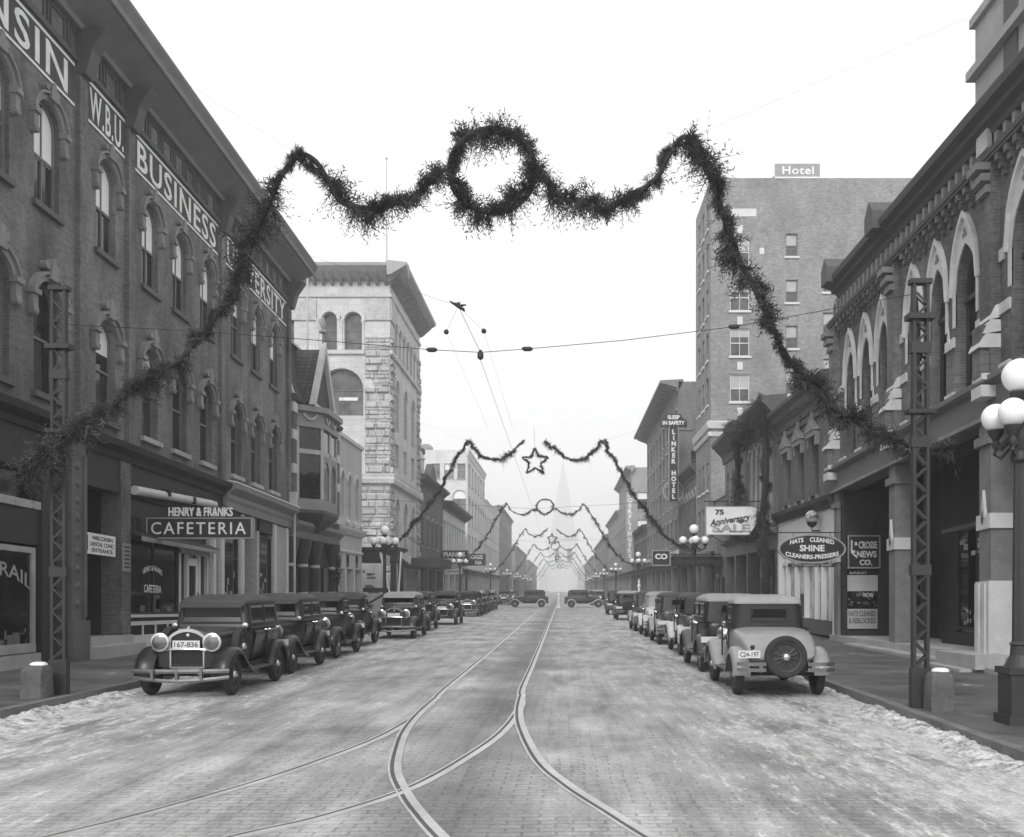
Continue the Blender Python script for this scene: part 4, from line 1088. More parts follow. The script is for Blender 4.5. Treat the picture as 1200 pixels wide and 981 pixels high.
# ================================================================== generic street building for the farther blocks
def blk(label, cat, side, X, d0, d1, H, wallm, rows, pitch, aw, group, cornice=.6, cm=None, shop=True, frontal=None, glass=None, name='brick_building', depth=14, hood=True, sillm=None, th=.5, shopc=None):
    """rows: list of (sill, head, kind); frontal: list of (x, half width, sill, head) in the wall that faces down the street"""
    fr = west(X) if side < 0 else east(X)
    b = thing(name, label, cat, (X, (d0+d1)/2, 0), group); glass = glass or WGLASS; sillm = sillm or STONE_S
    mb = MB(); n = max(1, int((d1-d0-.6)/pitch)); us = [d0+(d1-d0)*(i+.5)/n for i in range(n)]
    base = 4.3 if shop else .3; v = base; made = []
    for i, (s_, h, k) in enumerate(rows):
        top = (h+rows[i+1][0])/2 if i+1 < len(rows) else H
        rise = {'flat': 0, 'seg': aw*.45, 'round': aw}[k]
        ops = [W(u, aw, s_, h-rise, rise, k) for u in us]; wall(mb, fr, d0+th, d1, v, top, th, ops); made += ops; v = top
    ff = south(d0); x0, x1 = (X-depth, X) if side < 0 else (X, X+depth)
    mb2 = MB(); fo = []
    if frontal:
        rws = {}
        for q in frontal: rws.setdefault((q[2], q[3]), []).append(q)
        v2 = 0
        ks = sorted(rws)
        for i, kk in enumerate(ks):
            ops = [W(q[0], q[1], q[2], q[3]) if len(q) < 5 else W(q[0], q[1], q[2], q[3]-q[1], q[1], q[4]) for q in rws[kk]]
            top = (kk[1]+ks[i+1][0])/2 if i+1 < len(ks) else H
            wall(mb2, ff, x0, x1, v2, top, th, ops); fo += ops; v2 = top
    else: mb2.box(ff, x0, x1, -th, 0, 0, H)
    mb.build('street_wall', wallm, b); mb2.build('side_wall', wallm, b)
    MB().box(WORLD, min(x0, x1)+(.02 if side < 0 else .6), max(x0, x1)-(.6 if side < 0 else .02), d0+.62, d1-.02, 0, H-.05).build('inner_wall', wallm, b)
    for f_, ops in ((fr, made), (ff, fo)):
        for o in ops:
            f = window(b, f_, o, FRAME_M, glass, rec=.2, mull=False, sill=sillm, blind=.4 if (rnd.random() < .35) else None, blind_mat=BLIND)
            if hood and f_ is fr: MB().strip(f_, o.arch(.02), o.arch(.22), 0, .08).build('lintel', sillm, f)
    if cornice:
        cm = cm or plain('dark_cornice', .08, .7)
        c = MB().profile(fr, [(0, H-.75), (.08, H-.75), (.12, H-.5), (cornice*.7, H-.2), (cornice, H-.12), (cornice, H+.1), (-.4, H+.2), (-.4, H)], d0-(cornice if frontal is not None and cornice < 1 else .0), d1)
        u = d0+.2
        while u < d1: c.profile(fr, [(0, H-.7), (cornice*.75, H-.24), (0, H-.2)], u, u+.2); u += .9
        c.build('cornice', cm, b)
    if shop:
        MB().box(fr, d0, d1, -.5, .0, 3.6, 4.3).profile(fr, [(0, 4.0), (.3, 4.15), (.34, 4.3), (0, 4.36)], d0, d1).build('shop_fascia', shopc or WOODD, b)
        m = MB(); k = max(1, int((d1-d0)/4.5))
        for i in range(k+1): u = d0+(d1-d0)*i/k; m.box(fr, max(d0, u-.25), min(d1, u+.25), -.5, .02, 0, 3.6)
        m.each('shop_pier', wallm, b)
        MB().box(fr, d0+.01, d1-.01, -.58, -.48, 0, 3.6).build('shop_glass', SHOPG, b)
        MB().box(fr, d0+.01, d1-.01, -.5, -.3, 0, .55).build('stall_riser', WOODD, b)
    return b
DB = brick('dark_brown_brick', .17, .13, .11, stain=.3); MBR = brick('weathered_brick', .25, .19, .17, stain=.3); LST = brick('light_limestone', .64, .58, .48, bw=.9, bh=.45, msize=.012, stain=.12, bump=.2)
TB = brick('buff_brick', .36, .30, .24, stain=.2)
GB, GP = 'brick business blocks', 'pale masonry buildings'
b = blk('dark brick building with gabled parapet and chimney just beyond the stone bank', 'building', -1, -12, 82, 98, 11.4, DB, [(5.6, 8.2, 'seg')], 2.6, .5, GB, .7)
MB().prism(west(-12), [(88, 11.3), (93, 11.3), (93, 12.0), (90.5, 13.4), (88, 12.0)], -.6, .05).build('gable', DB, b)
MB().box(WORLD, -13.2, -12.3, 85.2, 86.3, 11, 14.1).box(WORLD, -13.35, -12.15, 85.05, 86.45, 13.7, 14.1).build('chimney', DB, b)
MB().lathe((-12.2, 82.6, 11.4), [(.5, 0), (.5, 1.3), (.6, 1.4), (.2, 2.2), (.12, 2.6), (.3, 2.8), (.3, 3.1), (.02, 3.4)], n=12).build('turret', PALET, b, 40)
blk('narrow building with pale pilasters and a dark overhanging cornice, left side of the street', 'building', -1, -12, 98, 120, 10.6, LST, [(5.4, 8.6, 'flat')], 2.2, .55, GP, 1.0, cm=plain('dark_cornice', .08))
b = blk('large pale limestone block with one dark arch, towering past the dark cornices on the left', 'building', -1, -12, 123, 150, 19.3, LST, [(6, 8.5, 'flat'), (10, 13.5, 'round'), (15.2, 17.5, 'flat')], 4.2, .7, GP, .3, cm=PALET, frontal=[(-16.0, .55, 15.7, 17.6), (-14.3, .6, 15.7, 17.6), (-12.75, .5, 15.7, 17.6), (-13.0, .85, 11.6, 14.3, 'round')], depth=16, glass=glass_mat('pale_reflecting_glass', .14, .22, .15))
MB().lathe((-18.0, 128, 19.2), [(1.0, 0), (1.05, .1), (1.05, 1.1), (.6, 1.5), (.02, 1.6)], n=16).build('roof_tank', plain('tank_zinc', .25), b, 30)
blk('pale stone office block following the limestone block on the left', 'building', -1, -12, 150, 184, 15.5, LST, [(6, 8.5, 'flat'), (10, 13, 'flat')], 4, .8, GP, .3, cm=PALET)
blk('tall narrow dark tower block beyond the pale stone blocks on the left', 'building', -1, -12.4, 190, 236, 18.0, MBR, [(6, 8, 'flat'), (9.5, 11.5, 'flat'), (13, 15, 'flat')], 4.5, .6, GB, .5, cm=MBR)
blk('low brick block fading into the haze at the far end of the left side', 'building', -1, -12.4, 255, 330, 13.0, MBR, [(6, 8, 'flat'), (9.5, 11.5, 'flat')], 6, .7, GB, .4, cm=MBR)
blk('faint last brick block on the left, almost lost in the haze', 'building', -1, -12.4, 345, 460, 12.0, MBR, [(6, 8, 'flat')], 9, .8, GB, .4, cm=MBR)

# ================================================================== right side, farther blocks
HB = brick('hotel_brick', .30, .20, .24, stain=.22, bump=.2)
# big hotel
fr = east(9.4); ff = south(62.5)
HO = thing('hotel', 'tall plain brick hotel with a rooftop Hotel sign on the right', 'building', (15.5, 66, 0), GB)
cols_ = []
for k, v in enumerate((10.9, 13.8, 16.7, 19.6, 22.5)): cols_.append(W(11.25, .62, v+.02, v+1.78))
for k in range(5): cols_.append(W(14.55, .38, 9.4+2.93*k+1.4+.55, 9.4+2.93*k+1.4+2.0))
for k in range(5): cols_.append(W(17.05, .5, 7.6+2.95*k+1.4, 7.6+2.95*k+3.05))
for k in range(6): cols_.append(W(19.65, .5, 8.2+2.95*k+.7, 8.2+2.95*k+2.4))
cols_.append(W(11.25, .62, 8.0, 9.78))
XS, XE = 9.4, 22.4
bounds = [XS, 13.0, 15.7, 18.4, XE]
mb = MB()
for i in range(4):
    ws = sorted([o for o in cols_ if bounds[i] < o.uc < bounds[i+1]], key=lambda o: o.sill); v = 0
    for j, o in enumerate(ws):
        top = (o.spring+ws[j+1].sill)/2 if j+1 < len(ws) else 28.0
        wall(mb, ff, bounds[i], bounds[i+1], v, top, .5, [o]); v = top
mb.build('side_wall', HB, HO)
for o in cols_:
    f = window(HO, ff, o, FRAME_W if o.a > .6 else FRAME_M, glass_mat('hotel_glass', .05, .09, .08), rec=.14, mull=o.a > .6, mid=.48, sill=PALET, blind=rnd.choice((.5, .55, .45, .3)), blind_mat=plain('grey_blind', .42, .9))
    if o.a > .6: MB().box(ff, o.uc-.17, o.uc+.17, 0, .06, o.spring+.25, o.spring+.75).build('keystone', PALET, f)
ops = [[W(64.0+1.9*i, .5, v, v+1.8) for i in range(3)] for v in (5.4, 8.3, 13.8, 16.7, 19.6, 22.5, 25.2)]
mb = MB(); v = 4.3
for i, r_ in enumerate(ops):
    top = (r_[0].spring+ops[i+1][0].sill)/2 if i+1 < len(ops) else 28.0
    wall(mb, fr, 63.0, 69.5, v, top, .5, r_); v = top
mb.build('street_wall', HB, HO)
for r_ in ops:
    for o in r_: window(HO, fr, o, FRAME_M, WGLASS, rec=.12, sill=PALET, blind=.4 if rnd.random() < .5 else None, blind_mat=BLIND, mull=False)
MB().box(WORLD, 9.95, XE-.05, 63.05, 69.4, 0, 27.9).box(WORLD, 9.4, XE, 62.5, 69.5, 28.0, 28.06).build('inner_wall', HB, HO)
m = MB()
for f_, a, b_ in ((fr, 62.3, 69.5), (ff, 9.2, 11.2)): m.profile(f_, [(0, 11.6), (.12, 11.6), (.2, 11.85), (0, 11.9)], a, b_).profile(f_, [(0, 12.1), (.2, 12.1), (.3, 12.5), (0, 12.6)], a, b_)
m.each('string_course', PALET, HO)
MB().box(ff, 10.7, 12.3, 0, .03, 25.6, 26.1).box(ff, 11.15, 11.4, 0, .03, 24.7, 25.0).box(ff, 11.15, 11.4, 0, .03, 23.4, 23.7).box(ff, 12.5, 12.8, 0, .03, 23.2, 23.6).each('white_block', PALET, HO)
m = MB()
for u in (63.2, 66.2, 69.3): m.box(fr, u-.3, u+.3, -.5, .06, 0, 4.3)
m.box(fr, 62.5, 69.5, -.5, .02, 3.6, 4.3); m.each('shop_pier', DB, HO); MB().box(fr, 62.6, 69.5, -.55, -.5, 0, 3.6).build('shop_glass', SHOPG, HO)
# roof sign
t = thing('rooftop_sign', 'rooftop sign board reading Hotel on top of the tall brick hotel', 'sign', (14.95, 62.9, 28.06))
f2 = south(62.8)
b = MB().box(f2, 13.5, 16.4, 0, .12, 28.2, 29.05).build('board', plain('hotel_sign_grey', .30, .7), t)
MB().box(f2, 13.4, 13.5, 0, .16, 28.1, 29.1).box(f2, 13.4, 16.45, 0, .16, 28.08, 28.2).build('border', SIGNWHT, b)
text('sign_lettering', 'Hotel', f2, 15.0, 28.38, .5, SIGNWHT, b, w=.12, depth=.03, width=2.0, bold=.02, spacing=1.1)
m = MB()
for x in (13.7, 15, 16.2): m.box(WORLD, x-.04, x+.04, 62.85, 62.95, 28.0, 28.3).tube([(x, 62.9, 28.9), (x, 64.2, 28.06)], .03, 6)
m.each('strut', IRON, t)
# low block between the hotels
blk('low dark brick shop building squeezed between the two hotels', 'building', 1, 9.5, 69.6, 79.8, 10.7, DB, [(5.6, 9.0, 'round')], 1.5, .45, GB, .6)
# second hotel
b = blk('five storey brick hotel with a bold projecting cornice, behind the vertical hotel sign', 'building', 1, 9.4, 80, 110, 18.8, MBR, [(5.6, 7.6, 'flat'), (8.9, 10.9, 'flat'), (12.0, 13.9, 'flat'), (15.0, 16.9, 'seg')], 3.0, .6, GB, 1.5, cm=plain('grey_tin_cornice', .22, .7), frontal=[(10.9, .5, 11.6, 13.2)], depth=14)
MB().profile(east(9.4), [(0, 4.7), (.15, 4.75), (.2, 5.05), (0, 5.1)], 80, 110).build('belt_course', PALET, b)
blk('low plain brick building beyond the second hotel', 'building', 1, 9.4, 110, 134, 9.0, DB, [(5.4, 7.6, 'flat')], 2.6, .5, GB, .6)
blk('tall department store block with cornice beyond the low brick building on the right', 'building', 1, 9.4, 135, 165, 18.6, TB, [(5.5, 7.6, 'flat'), (9, 11.2, 'flat'), (12.6, 15.4, 'round')], 4, .9, GB, .9, cm=TB, frontal=[(10.9, .7, 9.2, 11.4), (10.9, .7, 12.8, 15.2), (13.4, .7, 12.8, 15.2), (10.9, .7, 5.2, 7.4)])
blk('hazy four storey brick block on the right past the department store', 'building', 1, 9.4, 165, 205, 15.0, TB, [(5.5, 7.6, 'flat'), (9, 11.2, 'flat')], 4, .8, GB, .6, cm=TB)
blk('hazy three storey brick block far along the right side', 'building', 1, 9.4, 210, 290, 13.5, MBR, [(5.5, 7.6, 'flat'), (9, 11, 'flat')], 6, .8, GB, .5, cm=MBR)
blk('faint last brick block on the right, almost lost in the haze', 'building', 1, 9.4, 300, 430, 12.0, MBR, [(5.5, 8, 'flat')], 9, .9, GB, .5, cm=MBR)
# church closing the street
CH_ = thing('church', 'faint church with a tall spire closing the end of the street', 'church', (0, 640, 0))
GST = brick('haze_pale_stone', .66, .62, .55, bw=.9, bh=.4, stain=.2)  # base colour lightened so the stone fades like haze
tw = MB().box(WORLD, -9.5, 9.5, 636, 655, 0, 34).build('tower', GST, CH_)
MB().loft([[(x*k, 645+y*k, z) for x, y in ((-9.5, -9.5), (9.5, -9.5), (9.5, 9.5), (-9.5, 9.5))] for z, k in ((34, 1.04), (35.5, 1.04), (36, .9), (86, .02))]).build('spire', plain('haze_pale_slate', .54, .8), CH_)  # spire's distance haze is partly put into this pale base colour
m = MB()
for x in (-4, 4): m.prism(south(636), [(x-1.4, 20), (x+1.4, 20), (x+1.4, 26)]+arch(x, 1.4, 26, 2.4, 'gothic')[::-1]+[(x-1.4, 26)], 0, .1)
m.each('belfry_opening', DARKIN, tw)
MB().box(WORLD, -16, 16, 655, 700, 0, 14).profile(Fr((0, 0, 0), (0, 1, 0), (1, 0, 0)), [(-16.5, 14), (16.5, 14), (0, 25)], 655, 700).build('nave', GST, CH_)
# ================================================================== gothic block (right, nearest)
fr = east(9.4, shear=.035, yref=35)
G0, G1 = 12.5, 33.9
BR_R = brick('red_brick_right', .165, .11, .175, stain=.5, bump=.4)
WST = plain('white_limestone', .56, .85, var=.2, scale=2, bump=.2); GST2 = plain('grey_cornice_stone', .20, .8, var=.3, bump=.2); DKC = plain('dark_gothic_cornice', .085, .75, var=.35, bump=.2)
RG = thing('gothic_building', 'brick block on the right with white pointed gothic window arches and a corbelled cornice', 'building', (9.4, 24, 0), 'brick business blocks')
wu = [14.2, 16.0, 17.9, 19.9, 22.9, 24.6, 26.25, 28.75, 30.4, 32.05]
wide = {19.9: .66, 22.9: .6, 24.6: .52, 26.25: .52}
ops = [W(u, wide.get(u, .5), 6.06, 8.55, 1.0, 'gothic') for u in wu]
frU = east(9.4, shear=.02, yref=33)
mb = MB(); wall(mb, fr, G0, G1, 6.0, 10.75, .5, ops); mb.box(frU, G0, G1, -.5, -.002, 10.7, 11.9); mb.build('wall', BR_R, RG)
core(RG, fr, G0, G1, 11.4, 13, BR_R, 6.05, 2.05)
for o in ops:
    f = window(RG, fr, o, FRAME_D, WGLASS, rec=.3, fw=.08, mid=.42, mull=False)
    MB().box(fr, o.uc-o.a, o.uc+o.a, -.34, -.2, 8.3, 8.42).build('transom', FRAME_D, f)
    A = [(o.uc-o.a, 7.75)]+o.arch()+[(o.uc+o.a, 7.75)]
    ga = o.a+.13; B = [(o.uc-ga, 7.75)]+arch(o.uc, ga, 8.5, 1.66, 'gothic')+[(o.uc+ga, 7.75)]
    h = MB().strip(fr, A, B, -.03, .03).build('hood', WST, f)
    gb = ga+.06; C = arch(o.uc, ga, 8.5, 1.66, 'gothic'); D = arch(o.uc, gb, 8.5, 1.82, 'gothic')
    MB().strip(fr, C, D, 0, .11).build('drip_mould', WST, h)
    m = MB()
    for a in (0, 120, 240): m.lathe(fr.P(o.uc+.07*math.sin(R(a)), .036, 9.78+.07*math.cos(R(a))), [(.001, 0), (.06, 0), (.06, .012), (.001, .012)], fr.W, 8)
    m.build('trefoil', GST2, h)
# white bands across the piers, with little lozenges
m = MB(); m2 = MB()
edges = [G0]+sum([[o.uc-o.a-.02, o.uc+o.a+.02] for o in ops], [])+[G1]
for i in range(0, len(edges), 2):
    a, b = edges[i], edges[i+1]
    if b-a < .1: continue
    m.box(fr, a, b, 0, .05, 7.28, 7.52)
    if b-a > 1.05: m.box(fr, a+.26, b-.26, 0, .05, 8.42, 8.68)
    m.box(fr, a, b, 0, .06, 6.06, 6.22)
    c = (a+b)/2; m2.prism(fr, [(c-.08, 7.45), (c, 7.3), (c+.08, 7.45), (c, 7.82)], .05, .07)
m.each('white_band', WST, RG); m2.each('lozenge', WST, RG)
# buttresses with white weatherings
for u in (33.62, 27.55, 21.35):
    k = 1.0 if u < 27 else .8
    b = MB().box(fr, u-.27, u+.27, 0, .22, 6.05, 10.9).box(fr, u-.2, u+.2, 0, .42, 6.0, 7.1).build('buttress', BR_R, RG)
    c = MB()
    for i in range(3): c.profile(fr, [(0, 6.6+.3*i), (.48-.11*i, 6.6+.3*i), (.44-.11*i, 6.70+.3*i), (.32-.1*i, 6.90+.3*i), (0, 6.95+.3*i)], u-.28, u+.28)
    c.box(fr, u-.26, u+.26, 0, .42, 5.55, 5.8).box(fr, u-.26, u+.26, 0, .40, 5.92, 6.05)
    c.each('weathering', WST, b)
    d = MB()
    for i in range(3): d.box(fr, u-.26, u+.26, 0, .32+.1*i, 9.95+.24*i, 10.11+.24*i)
    d.build('corbel', GST2, b)
    if u == 21.35: MB().box(frU, u-.28, u+.28, .2, .30, 11.15, 11.62).box(fr, u-.28, u+.28, .2, .26, 10.66, 10.86).build('plaque', WST, b)
# corbel table, arcade, cornice
m = MB(); u = G0+.2
while u < G1-.5:
    if min(abs(u+.15-q) for q in (33.62, 27.55, 21.35)) > .42:
        for k in range(3): m.box(frU, u, u+.15, 0, .09+.08*k, 10.42+.15*k, 10.57+.15*k)
    u += .42
m.each('corbel', BR_R, RG)
MB().box(frU, G0, G1, 0, .27, 10.88, 10.95).profile(frU, [(0, 10.95), (.3, 10.95), (.32, 11.05), (0, 11.08)], G0, G1).build('string_course', DKC, RG)
MB().box(frU, G0, G1, 0, .05, 11.06, 11.72).build('arcade_back', BR_R, RG)
m = MB(); u = G0+.1
while u < G1-.3:
    A = [(u, 11.1)]+arch(u+.15, .14, 11.45, .13, 'round', 6)+[(u+.3, 11.1)]
    B = [(u-.06, 11.1)]+arch(u+.15, .2, 11.45, .2, 'round', 6)+[(u+.36, 11.1)]
    m.strip(frU, A, B, .05, .18); u += .42
m.build('arcade', plain('arcade_stone', .34, .85, var=.2), RG)
frC = east(9.4, shear=.004, yref=33)
MB().profile(frC, [(0, 11.6), (.2, 11.62), (.26, 11.74), (.42, 11.80), (.44, 11.9), (.62, 11.96), (.66, 12.1), (.66, 12.14), (.3, 12.22), (-.4, 12.3), (-1.6, 12.5), (-1.6, 11.6)], G0, G1-1.0).build('cornice', DKC, RG)
m = MB()
for u in (32.3, 27.6):
    m.prism(frC, [(u-.36, 11.9), (u+.36, 11.9), (u+.36, 12.4), (u, 12.75), (u-.36, 12.4)], -.8, .82)
m.each('gablet', DKC, RG)
m = MB().box(frC, 19.4, 22.1, -1.3, .12, 12.2, 14.5).box(frC, 19.3, 22.2, -1.4, .3, 13.3, 13.5)
m.box(frC, 19.3, 22.2, -1.4, .22, 14.5, 14.7); t_ = m.build('roof_turret', plain('turret_stone', .34, .85, var=.25), RG)
MB().box(frC, 20.0, 20.6, .12, .16, 12.6, 14.4).build('louvre', DKC, t_)
# shop storey: moulded fascia, slender piers, deep shaded fronts
MB().profile(fr, [(-.5, 5.15), (.06, 5.15), (.1, 5.25), (.1, 5.8), (.22, 5.86), (.26, 5.98), (.1, 6.03), (-.5, 6.03)], G0, G1).build('shop_fascia', plain('stone_fascia', .15, .75, var=.3, bump=.15), RG)
MB().profile(fr, [(.1, 5.84), (.28, 5.9), (.3, 6.0), (.12, 6.06)], G0, G1).profile(fr, [(.06, 5.12), (.16, 5.14), (.14, 5.24), (.08, 5.26)], G0, G1).build('fascia_moulding', GST2, RG)
PIER = plain('grey_stone_pier', .18, .8, var=.3, scale=3, bump=.2)
for u, r_ in ((33.66, .22), (27.9, .26), (21.75, .3), (15.6, .3)):
    p_ = MB().box(fr, u-r_, u+r_, -.5, .05, .1, 5.15).box(fr, u-r_-.08, u+r_+.08, -.5, .14, 4.6, 4.8).box(fr, u-r_-.05, u+r_+.05, -.5, .1, .1, .25).build('stone_pier', PIER, RG)
    m = MB().box(fr, u-r_-.06, u+r_+.06, -.5, .1, 2.75, 3.08); m.prism(fr, [(u-.12, 3.0), (u+.12, 3.0), (u, 3.62)], .05, .11); m.build('white_block', WST, p_)
    MB().prism(fr, [(u-.05, 2.98), (u, 2.86), (u+.05, 2.98), (u, 3.18)], .11, .13).build('lozenge', DKC, p_)
    if u < 25:
        m = MB()
        for k in range(5): m.box(fr, u-r_-.08+k*(2*r_+.16)/5+.01, u-r_-.08+(k+1)*(2*r_+.16)/5-.01, -.5, .13+.03*(k % 2), .1, 1.55)
        m.box(fr, u-r_-.06, u+r_+.06, -.5, .12, .1, 1.6); m.build('pale_base', WST, p_)
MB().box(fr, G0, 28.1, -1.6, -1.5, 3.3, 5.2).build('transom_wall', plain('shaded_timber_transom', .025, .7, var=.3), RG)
MB().box(fr, G0, 28.1, -1.5, -1.42, 3.22, 3.34).build('transom_bar', plain('worn_timber_bar', .12, .7), RG)
# news shop: deep corner entrance, its window stands across the recess and faces down the street
yn = 33.0; fn = south(yn)
m = MB().box(fn, 9.42, 11.4, -.3, -.14, 0, 5.15).box(fn, 9.42, 9.52, -.2, 0, .1, 5.15).box(fn, 10.66, 11.4, -.2, -.02, .1, 5.15).box(fn, 9.52, 10.66, -.2, -.01, .1, .44).box(fn, 9.52, 10.66, -.2, -.03, 3.72, 5.15)
m.box(fr, 28.1, 33.0, -2.0, -1.85, .1, 5.2); m.build('shop_timber', WOODD, RG)
o = W(10.09, .57, .44, 2.56)
f = window(RG, fn, o, WOODD, SHOPG, rec=.1, fw=.05, mid=0, mull=False); ren(f)
MB().box(fn, 9.58, 10.62, -.108, -.104, 1.82, 2.36).build('pale_showcard', plain('showcard', .50, .8, var=.25), f)
for s, v, hh, wd, u in (('SUNDAY', 2.40, .08, .6, 9.95), ('NOW', 1.62, .14, .34, 10.3)): text('window_lettering', s, fn, u, v, hh, SIGNWHT, f, w=-.1, depth=.004, width=wd, bold=.02)
pb = MB().box(fn, 9.58, 10.6, -.108, -.098, .55, 1.22).build('hat_poster', plain('poster_card', .42, .8, var=.12), f)
for k, s in enumerate(('HATS CLEANED', '& REBLOCKED')): text('window_lettering', s, fn, 10.09, .98-.24*k, .17, plain('poster_red_grey', .13), pb, w=-.097, depth=.004, width=.92, bold=.04)
m = MB()
for i in range(22): u = rnd.uniform(9.6, 10.5); v = 1.26+rnd.random()*.5; m.box(fn, u, u+rnd.uniform(.04, .12), -.108, -.103, v, v+rnd.uniform(.03, .12))
m.each('display_item', plain('display_goods', .13), f)
# doors and second shop
for u0, u1 in ((29.4, 30.4), (22.1, 23.5)):
    if u0 > 25: MB().box(fr, 29.2, 30.6, -1.84, -1.5, .1, .34).build('door_step', STONE_S, RG)
    d = MB().box(fr, u0, u1, -1.42, -1.36, .35, 3.2).build('door', WOODD, RG); MB().box(fr, u0+.2, u1-.2, -1.37, -1.345, 1.2, 2.9).build('door_glass', SHOPG, d)
    MB().box(fr, u1-.14, u1-.08, -1.36, -1.3, 1.25, 1.55).build('handle', NICKEL, d)
    if u0 < 25:
        m = MB().prism(fr, [(22.62, 2.62), (22.8, 2.25), (22.98, 2.62), (22.8, 3.0)], -1.345, -1.33); e = m.build('door_emblem', SIGNWHT, d)
        text('door_letter', 'M', fr, 22.8, 2.53, .2, SIGNBLK, e, w=-1.33, depth=.004, d=-1, bold=.02)
o = W(25.2, 1.55, .62, 3.2)
MB().box(fr, 23.5, 27.6, -1.6, -1.25, .1, .55).build('stall_riser', WOODD, RG)
f = window(RG, Fr((9.4+1.25, 0, 0), (0, 1, 0), (-1, 0, 0), .035, 35), o, WOODD, SHOPG, rec=.1, fw=.06, mid=0, mull=False); ren(f)
fb = Fr((9.4+1.25, 0, 0), (0, 1, 0), (-1, 0, 0), .035, 35); m = MB()
m.box(fb, 24.2, 25.1, -.108, -.1, 1.35, 1.62)
for i in range(40): u = rnd.uniform(23.8, 26.2); v = .7+rnd.random()*.32; m.box(fb, u, u+rnd.uniform(.04, .16), -.108, -.102, v, v+rnd.uniform(.03, .1))
for i in range(7): u = rnd.uniform(25.0, 26.3); v = 2.3+rnd.random()*.5; m.box(fb, u, u+rnd.uniform(.1, .35), -.108, -.102, v, v+rnd.uniform(.05, .16))
m.each('display_item', plain('display_pale', .30), f)
# stone steps that grow towards the camera as the street falls
m = MB().box(fr, G0, 34.2, -1.7, .12, .05, .30).box(fr, G0, 31, -1.6, .55, -.02, .16)
m.box(fr, 20.8, 23.0, .0, 1.0, -.3, .13); m.build('stone_steps', STONE_S, RG)
MB().box(fr, 20.6, 22.8, .0, .75, .13, .33).build('top_step', STONE_S, RG)

# signs on the gothic block
t, b = board('news_sign', 'upright dark news shop sign fixed above a shop window in the gothic block', 'sign', fn, 9.54, 10.64, .0, .08, 2.58, 3.70, SIGNBLK)
m = MB()
for a, c, e, h in ((9.54, 10.64, 2.58, 2.63), (9.54, 10.64, 3.65, 3.70), (9.54, 9.59, 2.63, 3.65), (10.59, 10.64, 2.63, 3.65)): m.box(fn, a, c, .08, .1, e, h)
m.build('sign_border', SIGNGREY, b)
text('sign_lettering', 'L', fn, 9.72, 3.12, .4, SIGNWHT, b, w=.08, depth=.02, width=.14, bold=.03)
text('sign_lettering', 'a', fn, 9.82, 3.36, .16, SIGNWHT, b, w=.08, depth=.02, bold=.03)
text('sign_lettering', 'CROSSE', fn, 10.22, 3.26, .22, SIGNWHT, b, w=.08, depth=.02, width=.62, bold=.03)
text('sign_lettering', 'NEWS', fn, 10.18, 2.96, .2, SIGNWHT, b, w=.08, depth=.02, width=.66, bold=.03)
text('sign_lettering', 'CO.', fn, 10.15, 2.70, .17, SIGNWHT, b, w=.08, depth=.02, width=.42, bold=.03)
MB().prism(fn, [(9.66, 3.1), (9.72, 3.1), (9.9, 2.98), (9.84, 2.92)], .08, .1).build('flourish', SIGNWHT, b)
y0 = 31.8; f2 = south(y0)
t = thing('oval_sign', 'oval dark hanging sign reading HATS CLEANED SHINE CLEANERS-PRESSERS', 'sign', (8.05, y0, 2.7), 'signs hung over the sidewalks')
def ell(a, b_, n=40): return [(8.05+a*math.cos(TAU*i/n), 3.19+b_*math.sin(TAU*i/n)) for i in range(n+1)]
b = MB().prism(f2, ell(1.06, .44)[:-1], -.06, .06).build('sign_panel', SIGNBLK, t)
MB().strip(f2, ell(1.10, .475), ell(1.04, .425), -.07, .075).build('sign_rim', SIGNGREY, b)
text('sign_lettering', 'HATS    CLEANED', f2, 8.05, 3.36, .14, SIGNWHT, b, w=.06, depth=.015, width=1.45, bold=.03, curve=lambda a, q: (a*(1-.2*q), q-.17*a*a+.06))
text('sign_lettering', 'SHINE', f2, 8.05, 3.12, .19, SIGNWHT, b, w=.06, depth=.015, width=.80, bold=.03)
text('sign_lettering', 'CLEANERS-PRESSERS', f2, 8.05, 2.865, .13, SIGNWHT, b, w=.06, depth=.015, width=1.72, bold=.03, curve=lambda a, q: (a, q+.15*a*a))
b2 = MB().box(f2, 7.3, 8.8, -.03, .03, 2.60, 2.72).build('lower_board', SIGNBLK, t); text('sign_lettering', 'CITY SERVICE SHOP', f2, 8.05, 2.625, .075, SIGNGREY, b2, w=.03, depth=.01, width=1.3, bold=.03)
m = MB().tube([(6.5, y0, 3.72), (9.5, y0, 3.72)], .02, 6)
for x in (7.45, 8.65): m.tube([(x, y0, 3.72), (x, y0, 3.55)], .01, 5).tube([(x, y0, 2.84), (x, y0, 2.7)], .01, 5)
m.tube([(6.6, y0, 3.72), (9.5, y0, 5.0)], .008, 5); m.build('sign_rod', IRON, t)

